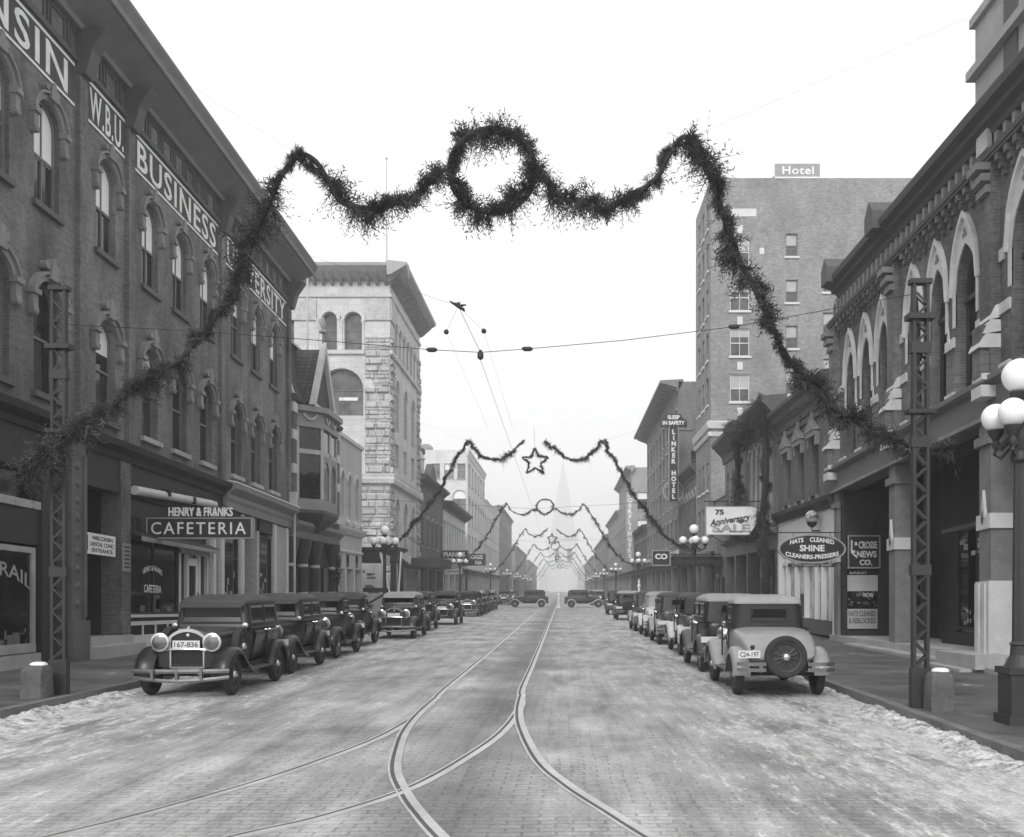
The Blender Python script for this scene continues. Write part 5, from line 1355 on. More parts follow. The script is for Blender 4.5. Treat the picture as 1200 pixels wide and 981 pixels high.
# ================================================================== cleaners' building and the greened building beyond
fr = east(); C0, C1 = 33.9, 42.9
PB = brick('grey_painted_brick', .16, .13, .11, stain=.2)
RC = thing('brick_building', 'low dark brick shop with three pedimented windows and a white shop front', 'building', (9.4, 38.5, 0), GB)
ops = [W(u, .46, 5.5, 7.55) for u in (36.6, 38.8, 41.0)]
mb = MB(); wall(mb, fr, C0, C1, 5.0, 8.9, .5, ops); mb.build('wall', PB, RC); core(RC, fr, C0, C1, 9.0, 13, PB)
for o in ops:
    f = window(RC, fr, o, FRAME_D, WGLASS, rec=.25, sill=DKC)
    m = MB().box(fr, o.uc-.62, o.uc+.62, 0, .22, 7.55, 7.75); m.prism(fr, [(o.uc-.7, 7.75), (o.uc+.7, 7.75), (o.uc, 8.2)], 0, .26).prism(fr, [(o.uc-.08, 8.1), (o.uc+.08, 8.1), (o.uc, 8.5)], .05, .2)
    for s_ in (-1, 1): m.box(fr, o.uc+s_*.54-.07, o.uc+s_*.54+.07, 0, .16, 7.2, 7.55)
    m.build('pediment', HOODM, f)
    MB().box(fr, o.uc-.55, o.uc-.42, 0, .12, 5.15, 5.37).box(fr, o.uc+.42, o.uc+.55, 0, .12, 5.15, 5.37).build('sill_bracket', HOODM, f)
MB().profile(fr, [(0, 8.55), (.06, 8.55), (.1, 8.8), (.3, 9.0), (.34, 9.2), (.5, 9.35), (.5, 9.5), (-.5, 9.55), (-.5, 8.9), (0, 8.9)], C0, C1).profile(fr, [(0, 8.25), (.08, 8.25), (.08, 8.33), (0, 8.35)], C0, C1).build('cornice', DKC, RC)
MB().profile(fr, [(0, 4.75), (.1, 4.75), (.3, 5.0), (.32, 5.15), (0, 5.2)], C0, C1).build('shop_cornice', WOODD, RC)
WSH = plain('white_shop_front', .70, .6, var=.08)
m = MB().box(fr, C0, C1, -.5, 0, 3.75, 4.76).box(fr, C0, C0+.25, -.5, .03, .2, 3.75).box(fr, C1-.3, C1, -.5, .03, .2, 3.75); m.build('white_fascia', WSH, RC)
MB().box(fr, C0+.25, C1-.3, -.45, -.12, .2, .75).build('stall_riser', plain('riser_grey', .12), RC)
MB().box(fr, C0+.25, C1-.3, -.45, -.3, .75, 3.75).build('shop_glass', glass_mat('bright_shop_glass', .35, .5, .1), RC)  # pale base colour for this shop glass
m = MB()
for u in (35.0, 36.1, 37.0, 38.6, 40.2, 41.8): m.box(fr, u, u+.12, -.3, -.1, .75, 3.75)
m.box(fr, C0+.25, C1-.3, -.3, -.12, 2.9, 3.02); m.build('window_bars', WSH, RC)
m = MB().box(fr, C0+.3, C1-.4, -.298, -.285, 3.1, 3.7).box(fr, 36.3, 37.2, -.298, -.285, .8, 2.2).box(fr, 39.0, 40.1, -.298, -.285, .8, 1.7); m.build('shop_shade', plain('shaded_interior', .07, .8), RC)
# globe sign
t = thing('globe_sign', 'small round glass globe sign on a bracket over the white shop front', 'sign', (9.3, 35.9, 4.0))
MB().ball((9.1, 35.9, 4.52), .25, 18, 12).build('globe', plain('globe_sign_glass', .42, .35, var=.1), t, 60)
m = MB().lathe((9.1, 35.9, 4.14), [(.05, 0), (.16, .08), (.2, .2), (.12, .22), (.05, .02)], n=14).tube([(9.1, 35.9, 4.16), (9.1, 35.9, 4.02), (9.5, 35.9, 4.02)], .03, 8); m.build('bracket', IRON, t, 40)
text('globe_lettering', 'CAFE', south(35.9), 9.1, 4.47, .11, SIGNBLK, t, w=.245, depth=.01, width=.3, bold=.03)

D0, D1 = 42.9, 57.0
RD = thing('brick_building', 'brick building with a tall bright window group, hung with evergreen drapes', 'building', (9.4, 50, 0), GB)
ops = [W(u, .5, 5.6, 8.0, .5, 'round') for u in (52.6, 54.3, 56.0)]
big = [W(44.6+1.15*i, .46, 4.9, 8.3, .46, 'round') for i in range(5)]
mb = MB(); wall(mb, fr, D0, D1, 4.6, 9.8, .5, ops+big); mb.build('wall', MBR, RD); core(RD, fr, D0, D1, 9.9, 13, MBR, 3.8, .92)
for o in ops: window(RD, fr, o, FRAME_W, WGLASS, rec=.2, sill=TRIMW, blind=.3, blind_mat=BLIND)
for o in big:
    f = window(RD, fr, o, plain('window_frame_cream', .5), glass_mat('bright_window_glass', .30, .45, .08), rec=.12, mid=.6, fw=.08)
    MB().strip(fr, o.arch(.02), o.arch(.10), 0, .06).build('hood', TRIMW, f)
MB().profile(fr, [(0, 9.1), (.08, 9.1), (.15, 9.5), (.6, 10.0), (.75, 10.1), (.75, 10.35), (-.4, 10.45), (-.4, 9.5), (0, 9.5)], D0, D1+.3).build('cornice', DKC, RD)
MB().box(fr, D0, D1, -.5, .02, 3.7, 4.6).profile(fr, [(0, 4.3), (.3, 4.45), (.34, 4.6), (0, 4.66)], D0, D1).build('shop_fascia', plain('grey_fascia', .16, .7), RD)
m = MB()
for u in (43.2, 46.5, 50, 53.5, 56.7): m.box(fr, u-.25, u+.25, -.5, .03, 0, 3.7)
m.each('shop_pier', DB, RD); MB().box(fr, D0, D1, -.9, -.8, 0, 3.7).build('shop_glass', SHOPG, RD)
MB().box(fr, 44, 46, -.78, -.7, .6, 2.6).box(fr, 48, 49, -.78, -.7, .6, 2.4).build('show_panels', plain('showcard', .5), RD)

# alley wall before the hotel
t = thing('brick_wall', 'plain low brick side wing between the greened building and the tall hotel', 'wall', (9.6, 59.5, 0))
MB().box(WORLD, 9.6, 18, 57.05, 62.4, 0, 7.4).build('wing', MBR, t); MB().box(WORLD, 9.5, 18, 57.05, 62.4, 7.4, 7.6).build('coping', STONE_S, t)
MB().box(WORLD, 9.58, 9.62, 58.2, 59.2, .2, 2.6).build('doorway', DARKIN, t); MB().box(WORLD, 9.57, 9.62, 60.2, 61.4, 1.2, 2.8).build('window', WGLASS, t)

# ================================================================== projecting signs, right side
y0 = 46.0; f2 = south(y0)
t = thing('sale_banner', 'white banner board reading 75 Anniversary SALE projecting over the right sidewalk', 'banner', (7.9, y0, 4.4), 'signs hung over the sidewalks')
b = MB().box(f2, 6.68, 9.06, -.05, .05, 4.43, 5.75).build('board', SIGNWHT, t)
m = MB()
for a, c, e, h in ((6.66, 9.08, 4.41, 4.45), (6.66, 9.08, 5.73, 5.77), (6.66, 6.7, 4.45, 5.73), (9.04, 9.08, 4.45, 5.73)): m.box(f2, a, c, -.06, .062, e, h)
m.build('board_edge', SIGNGREY, b)
INK = plain('sign_ink', .045, .6); RED = plain('faded_red_ink', .36, .6)
text('sign_lettering', '75', f2, 7.32, 5.38, .22, INK, b, w=.05, depth=.012, width=.42, bold=.05)
text('sign_lettering', 'Anniversary', f2, 7.82, 5.02, .28, INK, b, w=.05, depth=.012, width=1.9, bold=.035, curve=lambda a, q: (a, q+.16*a-.03), shearx=.15)
m = MB().tube([f2.P(8.55, .06, 5.1), f2.P(8.3, .06, 5.0), f2.P(8.15, .06, 5.04)], [.02, .05, .01], 6); m.build('flourish', INK, b)
SL = text('sign_lettering', 'SALE', f2, 7.87, 4.56, .34, RED, b, w=.05, depth=.012, width=1.8, bold=.045)
m = MB()                                        # slab serifs
for u in (7.34, 7.83, 8.0, 8.32, 8.75): m.box(f2, u-.06, u+.07, .05, .062, 4.545, 4.59)
m.each('serif', RED, b)
m = MB().tube([(6.6, y0, 6.0), (9.5, y0, 6.0)], .03, 6)
for x in (6.9, 8.8): m.tube([(x, y0, 6.0), (x, y0, 5.76)], .015, 5)
m.tube([(6.9, y0, 4.43), (7.4, y0-.0, 4.1), (9.5, y0, 4.1)], .02, 5); m.build('sign_rod', IRON, t)

y0 = 77.0; f2 = south(y0)
t = thing('vertical_sign', 'tall vertical hotel sign with a ring at its foot and a plaque on top', 'sign', (8.65, y0, 8.5), 'signs hung over the sidewalks')
b = MB().box(f2, 8.32, 8.98, -.15, .15, 8.75, 14.6).build('sign_box', SIGNBLK, t)
m = MB().box(f2, 8.26, 8.32, -.17, .17, 8.75, 14.6).box(f2, 8.98, 9.04, -.17, .17, 8.75, 14.6); m.build('sign_edge', SIGNGREY, b)
for i, c in enumerate('LINKER HOTEL'):
    if c != ' ': text('sign_lettering', c, f2, 8.65, 14.02-.46*i, .33, SIGNWHT, b, w=.15, depth=.03, bold=.05)
def crc(r, n=24): return [(8.65+r*math.cos(TAU*i/n), 9.55+r*math.sin(TAU*i/n)) for i in range(n+1)]
MB().strip(f2, crc(.86), crc(.74), -.1, .1).build('ring', SIGNGREY, b)
p_ = MB().prism(f2, [(7.6, 14.6), (9.7, 14.6), (9.7, 15.05), (9.35, 15.3), (9.2, 15.6), (8.1, 15.6), (7.95, 15.3), (7.6, 15.05)], -.16, .16).build('plaque', SIGNBLK, t)
text('sign_lettering', 'SLEEP', f2, 8.65, 15.2, .27, SIGNWHT, p_, w=.16, depth=.02, width=.95, bold=.05)
text('sign_lettering', 'IN SAFETY', f2, 8.65, 14.76, .27, SIGNWHT, p_, w=.16, depth=.02, width=1.75, bold=.05)
MB().tube([(8.98, y0, 14.3), (10.2, y0, 14.3)], .05, 6).tube([(8.98, y0, 10.4), (10.2, y0, 10.4)], .05, 6).build('bracket', IRON, t)

y0 = 60.0; f2 = south(y0)
t = thing('shop_sign', 'dark projecting sign with a round head reading CO beside a long low marquee', 'sign', (6.0, y0, 3.4), 'signs hung over the sidewalks')
b = MB().box(f2, 5.4, 6.55, -.12, .12, 3.3, 4.25).build('board', SIGNBLK, t)
MB().strip(f2, [(5.4, 3.3), (6.55, 3.3), (6.55, 4.25), (5.4, 4.25), (5.4, 3.3)], [(5.46, 3.36), (6.49, 3.36), (6.49, 4.19), (5.46, 4.19), (5.46, 3.36)], .1, .14).build('sign_border', SIGNGREY, b)
text('sign_lettering', 'CO', f2, 5.98, 3.72, .3, SIGNWHT, b, w=.12, depth=.02, width=.75, bold=.04)
MB().tube([(6.5, y0, 4.0), (9.6, y0, 4.0)], .04, 6).build('bracket', IRON, t)
t = thing('marquee', 'long low dark marquee over the right sidewalk in front of the tall hotel', 'marquee', (8, 60, 3.2), 'marquees over the sidewalks')
MB().box(WORLD, 6.7, 9.5, 58.6, 62.6, 3.35, 3.75).box(WORLD, 6.65, 9.5, 58.5, 62.7, 3.75, 3.85).build('deck', IRON, t)
MB().tube([(6.9, 58.7, 3.85), (9.5, 58.7, 5.4)], .03, 6).tube([(6.9, 62.4, 3.85), (9.5, 62.4, 5.4)], .03, 6).build('hanger_rods', IRON, t)
y0 = 126.0; f2 = south(y0)
t = thing('vertical_sign', 'distant vertical store sign of pale letters on the hazy right side', 'sign', (8.6, y0, 5.5), 'signs hung over the sidewalks')
b = MB().box(f2, 8.05, 9.1, -.15, .15, 5.6, 14.6).build('sign_box', SIGNGREY, t)
for i, c in enumerate('DOERFLINGERS'): text('sign_lettering', c, f2, 8.57, 13.75-.72*i, .52, SIGNWHT, b, w=.15, depth=.03, bold=.06)
MB().tube([(9, y0, 13), (10, y0, 13)], .06, 6).build('bracket', IRON, t)

# left side far signs
y0 = 96.0; f2 = south(y0)
t = thing('shop_sign', 'dark projecting sign of a piano seller over the left sidewalk with a pale board below', 'sign', (-10.7, y0, 3.5), 'signs hung over the sidewalks')
b = MB().box(f2, -12, -9.3, -.1, .1, 4.3, 5.65).build('board', SIGNBLK, t)
text('sign_lettering', 'PIANOS', f2, -10.65, 5.05, .42, SIGNWHT, b, w=.1, depth=.03, width=2.1, bold=.04); text('sign_lettering', 'VICTROLAS', f2, -10.65, 4.45, .4, SIGNWHT, b, w=.1, depth=.03, width=2.4, bold=.04)
b = MB().box(f2, -11.6, -9.9, -.06, .06, 3.3, 4.2).build('lower_board', plain('pale_board', .6), t)
m = MB().box(f2, -11.3, -10.2, .06, .07, 3.5, 3.7).box(f2, -11.4, -10.4, .06, .07, 3.85, 4.0); m.build('faint_marks', SIGNGREY, b)
y0 = 115.0; f2 = south(y0)
t = thing('shop_sign', 'farther dark projecting sign on a bracket just beyond the pale board', 'sign', (-10, y0, 4.4), 'signs hung over the sidewalks')
b = MB().box(f2, -12, -9.1, -.1, .1, 4.6, 6.0).build('board', SIGNBLK, t)
text('sign_lettering', 'IGGS', f2, -10.2, 5.4, .42, SIGNWHT, b, w=.1, depth=.03, width=1.6, bold=.04); text('sign_lettering', 'NA', f2, -9.9, 4.75, .42, SIGNWHT, b, w=.1, depth=.03, width=.8, bold=.04)
# ================================================================== evergreen garlands
GREEN = plain('evergreen_needles', .04, .85, var=.5, scale=3); GREEN2 = plain('pale_evergreen_tips', .085, .85, var=.4, scale=3)
BULB = plain('bulb_glass', .80, .15, var=.05); STEM = plain('garland_rope', .03, .9)
def spray(dark, pale, path, rad, per_m, blade, seed, droop=.25):
    """feathery evergreen twigs packed along a rope: each twig is a spine with short needles raked along it, in clumps"""
    rr = random.Random(seed); acc = 0.0; nn = 7 if blade < .03 else 4
    for i in range(len(path)-1):
        a, b = Vector(path[i]), Vector(path[i+1]); l_ = (b-a).length
        if l_ < 1e-4: continue
        t = (b-a)/l_; s1 = t.orthogonal().normalized(); s2 = t.cross(s1)
        acc += l_*per_m; k = int(acc); acc -= k
        for _ in range(k):
            p = a+(b-a)*rr.random()
            cl = .42+1.25*max(0, .38+1.2*mnoise.noise((p.x*1.3+seed, p.y, p.z*1.3)))+.6*mnoise.noise((p.x*3.6, seed, p.z*3.6))
            if rr.random() > .35+.75*cl: continue
            p = p+Vector((mnoise.noise((p.z*2.3, seed, p.x*2.3)), 0, mnoise.noise((p.x*2.3, seed+9, p.z*2.3))))*rad*.55
            an = mnoise.noise((p.x*1.7+seed*3, p.y, p.z*1.7))*9+rr.gauss(0, 1.1); d = s1*math.cos(an)+s2*math.sin(an)
            d = (d+t*(rr.uniform(-.9, .9)+.9*mnoise.noise((p.x*.9, seed*2, p.z*.9)))+Vector((0, 0, -droop*rr.random()*2))).normalized()
            ln = rad*max(.3, cl)*rr.uniform(.4, 1.0)*(1.7 if rr.random() < .06 else 1)
            sag = Vector((0, 0, -ln*.35*rr.random()))
            mbx = pale if rr.random() < .25 else dark
            sd0 = d.cross(Vector((rr.uniform(-1, 1), rr.uniform(-1, 1), rr.uniform(-1, 1)))).normalized()
            mbx.add([p-sd0*blade*.5, p+sd0*blade*.5, p+d*ln+sag], [(0, 1, 2)])
            for j in range(nn):
                f = (j+.6)/nn; st = p+d*ln*f+sag*f*f
                s_ = sd0 if j % 2 else -sd0
                e = (d*.75+s_*.8+Vector((rr.uniform(-.3, .3), rr.uniform(-.3, .3), rr.uniform(-.4, .2)))).normalized()
                le = rad*rr.uniform(.28, .5)*(1.15-.6*f); w_ = d*blade*rr.uniform(.5, .9)
                mbx.add([st-w_, st+w_, st+e*le], [(0, 1, 2)])
def resample(pts, n): return smooth(pts, n)
def make_garland(label, y, strands, wreath, rad, per_m, blade, seed, wires=(), bulbs=0, group='evergreen garlands across the street'):
    c = strands[0][len(strands[0])//2]
    root = thing('evergreen_garland', label, 'garland', (-1.15, y, 0), group)
    def yy(p, k=0): return (p[0], y+.12*math.sin(p[0]*2.3+seed)+k, p[1])
    for i, st in enumerate(strands):
        path = [yy(p) for p in resample(st, 8)]
        path = [(p[0]+rad*.18*mnoise.noise((p[2]*2, seed, 0)), p[1], p[2]+rad*.3*mnoise.noise((p[0]*2.2, seed, 5))) for p in path]
        core_ = MB().tube(path, rad*.13, 6).build('rope', STEM, root, 60)
        d, pl = MB(), MB(); spray(d, pl, path, rad, per_m, blade, seed+i*7)
        d.build('needles', GREEN, core_, fix=False); pl.build('needle_tips', GREEN2, core_, fix=False)
    if wreath:
        cx, cz, r = wreath
        path = [(cx+r*math.cos(TAU*i/48), y, cz+r*math.sin(TAU*i/48)*.97) for i in range(49)]
        h = MB().tube(path[:-1], rad*.15, 6, closed=True).build('wreath', STEM, root, 60)
        d, pl = MB(), MB(); spray(d, pl, path, rad*.95, per_m*1.2, blade, seed+50)
        d.build('needles', GREEN, h, fix=False); pl.build('needle_tips', GREEN2, h, fix=False)
    m = MB()
    for a, b in wires: m.tube([(a[0], y+.02, a[1]), (b[0], y+.3, b[1])], .0018, 4)
    if wires: m.each('hanging_wire', IRON, root)
    if bulbs:
        rr = random.Random(seed)
        allp = [p for st in strands for p in resample(st, 8)]
        for i in range(bulbs):
            p = allp[int((i+.5)/bulbs*len(allp))]; MB().ball((p[0]+rr.uniform(-.08, .08), y-rad*.7, p[1]+rr.uniform(-.15, .05)), .045, 10, 6).build('bulb', BULB, root, 60)
    return root
Y1 = 16.0; S1 = F/Y1
q1 = lambda x, y: ((x-VX)/S1, (VY-y)/S1+CH)
left1 = [q1(*p) for p in ((22, 556), (50, 536), (85, 512), (118, 488), (150, 468), (185, 441), (215, 412), (242, 378), (265, 345), (288, 308), (305, 272), (322, 234), (336, 202), (352, 181), (368, 188), (382, 208), (396, 232), (420, 241), (452, 240), (482, 232), (508, 216), (524, 203))]
right1 = [q1(*p) for p in ((632, 200), (650, 222), (672, 240), (700, 247), (726, 240), (752, 224), (772, 202), (786, 176), (800, 158), (816, 160), (826, 186), (838, 222), (852, 262), (868, 305), (888, 352), (905, 392), (925, 425), (955, 455), (985, 482), (1020, 503), (1060, 518), (1108, 534))]
make_garland('great evergreen garland with a wide wreath spanning the sky nearest the camera', Y1, [left1, right1], (*q1(577, 200), .70), .33, 250, .020, 3, wires=[(q1(345, 178), (-11.9, 13.9)), (q1(815, 158), (9.3, 12.5))], bulbs=0)
def tmpl(y, cx, H, half, zend, star, rad, per_m, blade, seed, label, pk=3.2):
    k = (H-zend)/4.9
    side = [(half, zend+.02), (half*.93, zend+.10), (half*.84, zend+.9*k*.7), (half*.74, zend+1.5*k), (half*.64, zend+2.5*k), (half*.55, zend+3.7*k), (pk+.12, zend+4.75*k), (pk, H)]
    inner = [(pk-.12, H-.1), (pk*.84, H-.62), (pk*.62, H-.86), (pk*.42, H-.68), (pk*.26, H-.25), (pk*.16, H+.05)] if star else [(pk-.15, H-.18), (pk*.82, H-.7), (pk*.6, H-.88), (pk*.42, H-.7), (pk*.26, H-.42)]
    L_ = [(cx-x, z) for x, z in side+inner]; R_ = [(cx+x, z) for x, z in side+inner]
    return make_garland(label, y, [L_, R_], None if star else (cx, H-.25, .66), rad, per_m, blade, seed, wires=[((cx-pk, H), (-11.9, H+3)), ((cx+pk, H), (9.3, H+2.5))])
def star_thing(y, cx, z, r, rad, per_m, blade, seed, label):
    t = thing('star_ornament', label, 'star', (cx, y, z), 'evergreen stars over the street')
    pts = [(cx+(r if i % 2 == 0 else r*.45)*math.sin(TAU*i/10), y, z+(r if i % 2 == 0 else r*.45)*math.cos(TAU*i/10)) for i in range(10)]
    path = []
    for i in range(10):
        a, b = Vector(pts[i]), Vector(pts[(i+1) % 10])
        for k in range(4): path.append(tuple(a+(b-a)*k/4))
    f = MB().tube(path, rad*.25, 6, closed=True).build('frame', STEM, t)
    d, pl = MB(), MB(); spray(d, pl, path+[path[0]], rad, per_m, blade, seed); d.build('needles', GREEN, f, fix=False); pl.build('needle_tips', GREEN2, f, fix=False)
    MB().tube([(cx, y, z+r), (cx-.05, y, z+r+1.0)], .006, 5).build('hanging_wire', IRON, t)
ordn = ['', 'second', 'third', 'fourth', 'fifth', 'sixth', 'seventh', 'eighth', 'ninth', 'tenth']
y = 47.0; k = 1
while k < 9:
    star = k % 2 == 1
    cx = (-1.35, -1.5, -1.3, -1.2, -1.1, -1.1, -1.0, -1.0, -1.0)[k-1]
    far = k > 2
    tmpl(y, cx, 8.95 if k < 4 else 8.7, 7.3, 3.95, star, .20 if not far else .22, (260, 150, 90, 60, 45, 36, 30, 26, 22)[k-1], (.018, .03, .04, .05, .06, .07, .08, .08, .09)[k-1], 20+k, '%s evergreen garland from the camera, between street lamps %s' % (ordn[k], 'either side of a star' if star else 'with a wreath at its middle'))
    if star: star_thing(y, cx, 7.98 if k == 1 else 7.75, .66, .12, (260, 150, 90, 60, 45, 36, 30, 26, 22)[k-1], (.016, .03, .04, .05, .06, .07, .08, .08, .09)[k-1], 80+k, 'five pointed evergreen star hanging inside the %s garland from the camera' % ordn[k])
    y += 34.2; k += 1
# evergreen drapes on the building beyond the cleaners
def drape(label, pts, rad, per_m, blade, seed):
    t = thing('evergreen_drape', label, 'garland', pts[0], 'evergreen drapes on a building front')
    path = smooth(pts, 10); r_ = MB().tube(path, rad*.3, 6).build('rope', STEM, t)
    d, pl = MB(), MB(); spray(d, pl, path, rad, per_m, blade, seed, .5); d.build('needles', GREEN, r_, fix=False); pl.build('needle_tips', GREEN2, r_, fix=False)
drape('thick evergreen drape down the house front, nearer side of the bright windows', [(8.75, 43.2, 10.2), (8.9, 43.4, 9), (8.95, 43.3, 7), (8.85, 43.5, 5), (8.95, 43.3, 3), (9.0, 43.4, 1.6)], .5, 220, .022, 101)
drape('thick evergreen drape down the house front, farther side of the bright windows', [(8.7, 50.4, 10.5), (8.9, 50.2, 9), (8.95, 50.4, 7), (8.85, 50.2, 5.4), (8.95, 50.4, 4.4)], .5, 200, .024, 102)
drape('evergreen swag looped along the cornice above the bright window group', [(8.75, 43.0, 10.3), (8.5, 44.5, 9.7), (8.45, 47, 9.5), (8.5, 49.2, 9.8), (8.7, 51, 10.4)], .5, 170, .026, 103)
drape('evergreen swag hanging low between the two drapes above the shop front', [(8.9, 43.4, 5.3), (8.8, 45.5, 4.5), (8.8, 47.5, 4.4), (8.9, 50.2, 5.6)], .34, 110, .026, 104)

# ================================================================== street lamps
OPAL = plain('opal_glass', .88, .25, var=.03); LAMPM = plain('lamp_iron', .035, .5, var=.25)
def make_lamp(label, a0=0, ar_=.52):
    t = thing('street_lamp', label, 'street lamp', (0, 0, 0), 'five globe street lamps')
    m = MB().box(WORLD, -.24, .24, -.24, .24, 0, .12).box(WORLD, -.2, .2, -.2, .2, .12, .66).box(WORLD, -.23, .23, -.23, .23, .66, .74)
    m.lathe((0, 0, .74), [(.2, 0), (.17, .06), (.12, .16), (.11, .28), (.13, .3), (.1, .34)], n=16).build('base', LAMPM, t)
    n = 16; lo = []
    for z, r in ((1.05, .095), (2.2, .085), (3.45, .07)): lo.append([Vector((r*(1 if i % 2 else .86)*math.cos(TAU*i/n), r*(1 if i % 2 else .86)*math.sin(TAU*i/n), z)) for i in range(n)])
    m = MB().loft(lo); m.lathe((0, 0, 3.42), [(.08, 0), (.12, .04), (.12, .1), (.09, .16), (.13, .26), (.13, .42), (.08, .5), (.05, .62), (.05, .82), (.11, .88), (.13, .93)], n=16); m.build('shaft', LAMPM, t, 40)
    for i in range(4):
        a = R(a0+90*i); c, s_ = math.cos(a), math.sin(a)
        pt = lambda r, z: (r*c, r*s_, z)
        ar = MB().tube([pt(.1, 3.78), pt(.25, 3.62), pt(ar_*.8, 3.62), pt(ar_, 3.74)], [.045, .04, .035, .035], 8).tube([pt(.12, 3.62), pt(.24, 3.5), pt(.32, 3.56), pt(.28, 3.64)], .022, 6)
        ar.lathe(pt(ar_, 3.62), [(.02, 0), (.05, .06), (.035, .12), (.09, .2), (.11, .26)], n=14).build('arm', LAMPM, t, 40)
        MB().ball(pt(ar_, 4.05), .185, 20, 14).build('globe', OPAL, t, 70)
    MB().ball((0, 0, 4.57), .225, 22, 14).build('top_globe', OPAL, t, 70)
    return t
lamp = make_lamp('tall iron lamp with white globes at the right edge of the picture, nearest the camera', 50, .30)
lamp.location = (6.0, 12.9, SW)
lm2 = make_lamp('iron lamp with white globes before the stone bank, first along the left kerb', 0)
lm2.location = (-8.55, 47.0, SW); first = True
near_l = {0: None}
for side, X in ((-1, -8.55), (1, 6.15)):
    for k in range(7):
        d = 47.0+34.2*k-(.9 if side > 0 else 0)
        if side < 0 and k == 0: continue
        c = copy_tree(lm2); c.location = (X, d, SW)
        what = ['', 'second', 'third', 'fourth', 'fifth', 'sixth', 'seventh'][k] if side < 0 else ['first', 'second', 'third', 'fourth', 'fifth', 'sixth', 'seventh'][k]
        c['label'] = '%s iron globe lamp along the %s kerb%s' % (what, 'left' if side < 0 else 'right', ', in front of the white sale banner' if side > 0 and k == 0 else ' beyond the stone bank' if side < 0 else ' past the sale banner')

# ================================================================== lattice poles and their guard blocks
POLEM = plain('pole_iron', .035, .6, var=.35)
def lattice_pole(label, x, y, h):
    t = thing('lattice_pole', label, 'pole', (x, y, SW), 'lattice trolley poles')
    m = MB()
    for s_ in (-1, 1):
        m.box(WORLD, x+s_*.10-.022, x+s_*.10+.022, y-.06, y+.06, SW-.1, h)
    m.box(WORLD, x-.145, x+.145, y-.065, y+.065, SW-.1, .72); m.box(WORLD, x-.16, x+.16, y-.08, y+.08, h-.02, h+.05)
    for z in (2.1, 4.0, 5.4): m.box(WORLD, x-.145, x+.145, y-.065, y+.065, z, z+.16)
    b = m.build('channels', POLEM, t)
    m = MB(); z = .72; s_ = 1
    while z < h-.25:
        for yy in (-.05, .05):
            a = Vector((x-.1*s_, y+yy, z)); c = Vector((x+.1*s_, y+yy, z+.2)); n_ = Vector((.0, 0, .022)); e = Vector((0, .005, 0))
            m.hexa([a-n_-e, a+n_-e, a+n_+e, a-n_+e, c-n_-e, c+n_-e, c+n_+e, c-n_+e])
        z += .2; s_ = -s_
    m.build('lacing', POLEM, t)
    m = MB().box(WORLD, x-.2, x+.2, y-.11, y+.11, 5.9, 5.98).box(WORLD, x-.2, x+.2, y-.11, y+.11, 4.5, 4.56); m.each('clamp', POLEM, t)
lattice_pole('iron lattice trolley pole at the left kerb before the dark shop front', -8.42, 16.4, 6.9)
lattice_pole('iron lattice trolley pole standing at the right kerb beside the second stone pier', 5.31, 14.6, 6.45)
CONC = plain('worn_concrete', .10, .9, var=.45, scale=4, bump=.6)
def guard_block(label, x, y, w_, h):
    t = thing('concrete_block', label, 'concrete block', (x, y, SW), 'guard blocks at the trolley poles')
    lo = []
    for z, g_ in ((SW-.05, .0), (SW+h*.5, -.01), (SW+h-.08, -.015), (SW+h-.02, -.05), (SW+h, -.11)):
        lo.append([Vector((x+a+rnd.uniform(-.012, .012), y+b+rnd.uniform(-.012, .012), z)) for a, b in rrect(-w_/2-g_, w_/2+g_, -w_/2-g_, w_/2+g_, .05, 4)])
    MB().loft(lo).build('block', CONC, t, 40)
    lo = [[Vector((x+.02+a*k, y+b*k, SW+h-.012+z)) for a, b in rrect(-w_*.3, w_*.3, -w_*.25, w_*.3, .08, 5)] for z, k in ((0, 1.1), (.03, 1.05), (.05, .7), (.055, .2))]
    MB().loft(lo).build('snow_cap', SNOWP, t, 60)
guard_block('low worn concrete block at the foot of the left lattice pole', -8.55, 15.95, .38, .54)
guard_block('low stained concrete block with a snow cap at the foot of the right lattice pole', 5.46, 14.25, .36, .58)

# ================================================================== overhead wires
t = thing('span_wire', 'overhead span wire with dark insulators strung between the two lattice poles', 'wire', (-1.4, 16, 5.7))
Z = lambda x, y: ((x-VX)/S1, 16.0, (VY-y)/S1+CH)
pts = [(-8.42, 16.4, 6.32), Z(230, 388), Z(400, 401), Z(506, 410), Z(563, 413), Z(618, 409), Z(730, 399), Z(860, 383), (5.31, 14.6, 6.3)]
MB().tube(pts, .006, 5).build('wire', IRON, t)
for x, yy in ((506, 410), (618, 409), (860, 383)):
    p = Z(x, yy); MB().tube([(p[0]-.09, 16, p[2]+.01), (p[0]-.05, 16, p[2]), (p[0]+.05, 16, p[2]), (p[0]+.09, 16, p[2])], [.015, .038, .038, .015], 10).build('insulator', IRON, t, 40)
p = Z(563, 413); MB().lathe((p[0], 16, p[2]-.12), [(.02, 0), (.05, .03), (.05, .1), (.02, .16)], n=10).build('hanger', IRON, t, 40)
t = thing('wire_frog', 'dark cluster of wire fittings hanging overhead above the middle of the street', 'wire fitting', Z(537, 359))
p = Vector(Z(537, 359)); m = MB()
for _ in range(5): m.tube([p+Vector((rnd.uniform(-.14, .14), rnd.uniform(-.1, .1), rnd.uniform(-.06, .08))), p, p+Vector((rnd.uniform(-.12, .12), rnd.uniform(-.1, .1), rnd.uniform(-.08, .06)))], [.01, .03, .012], 6)
m.build('fitting', IRON, t)
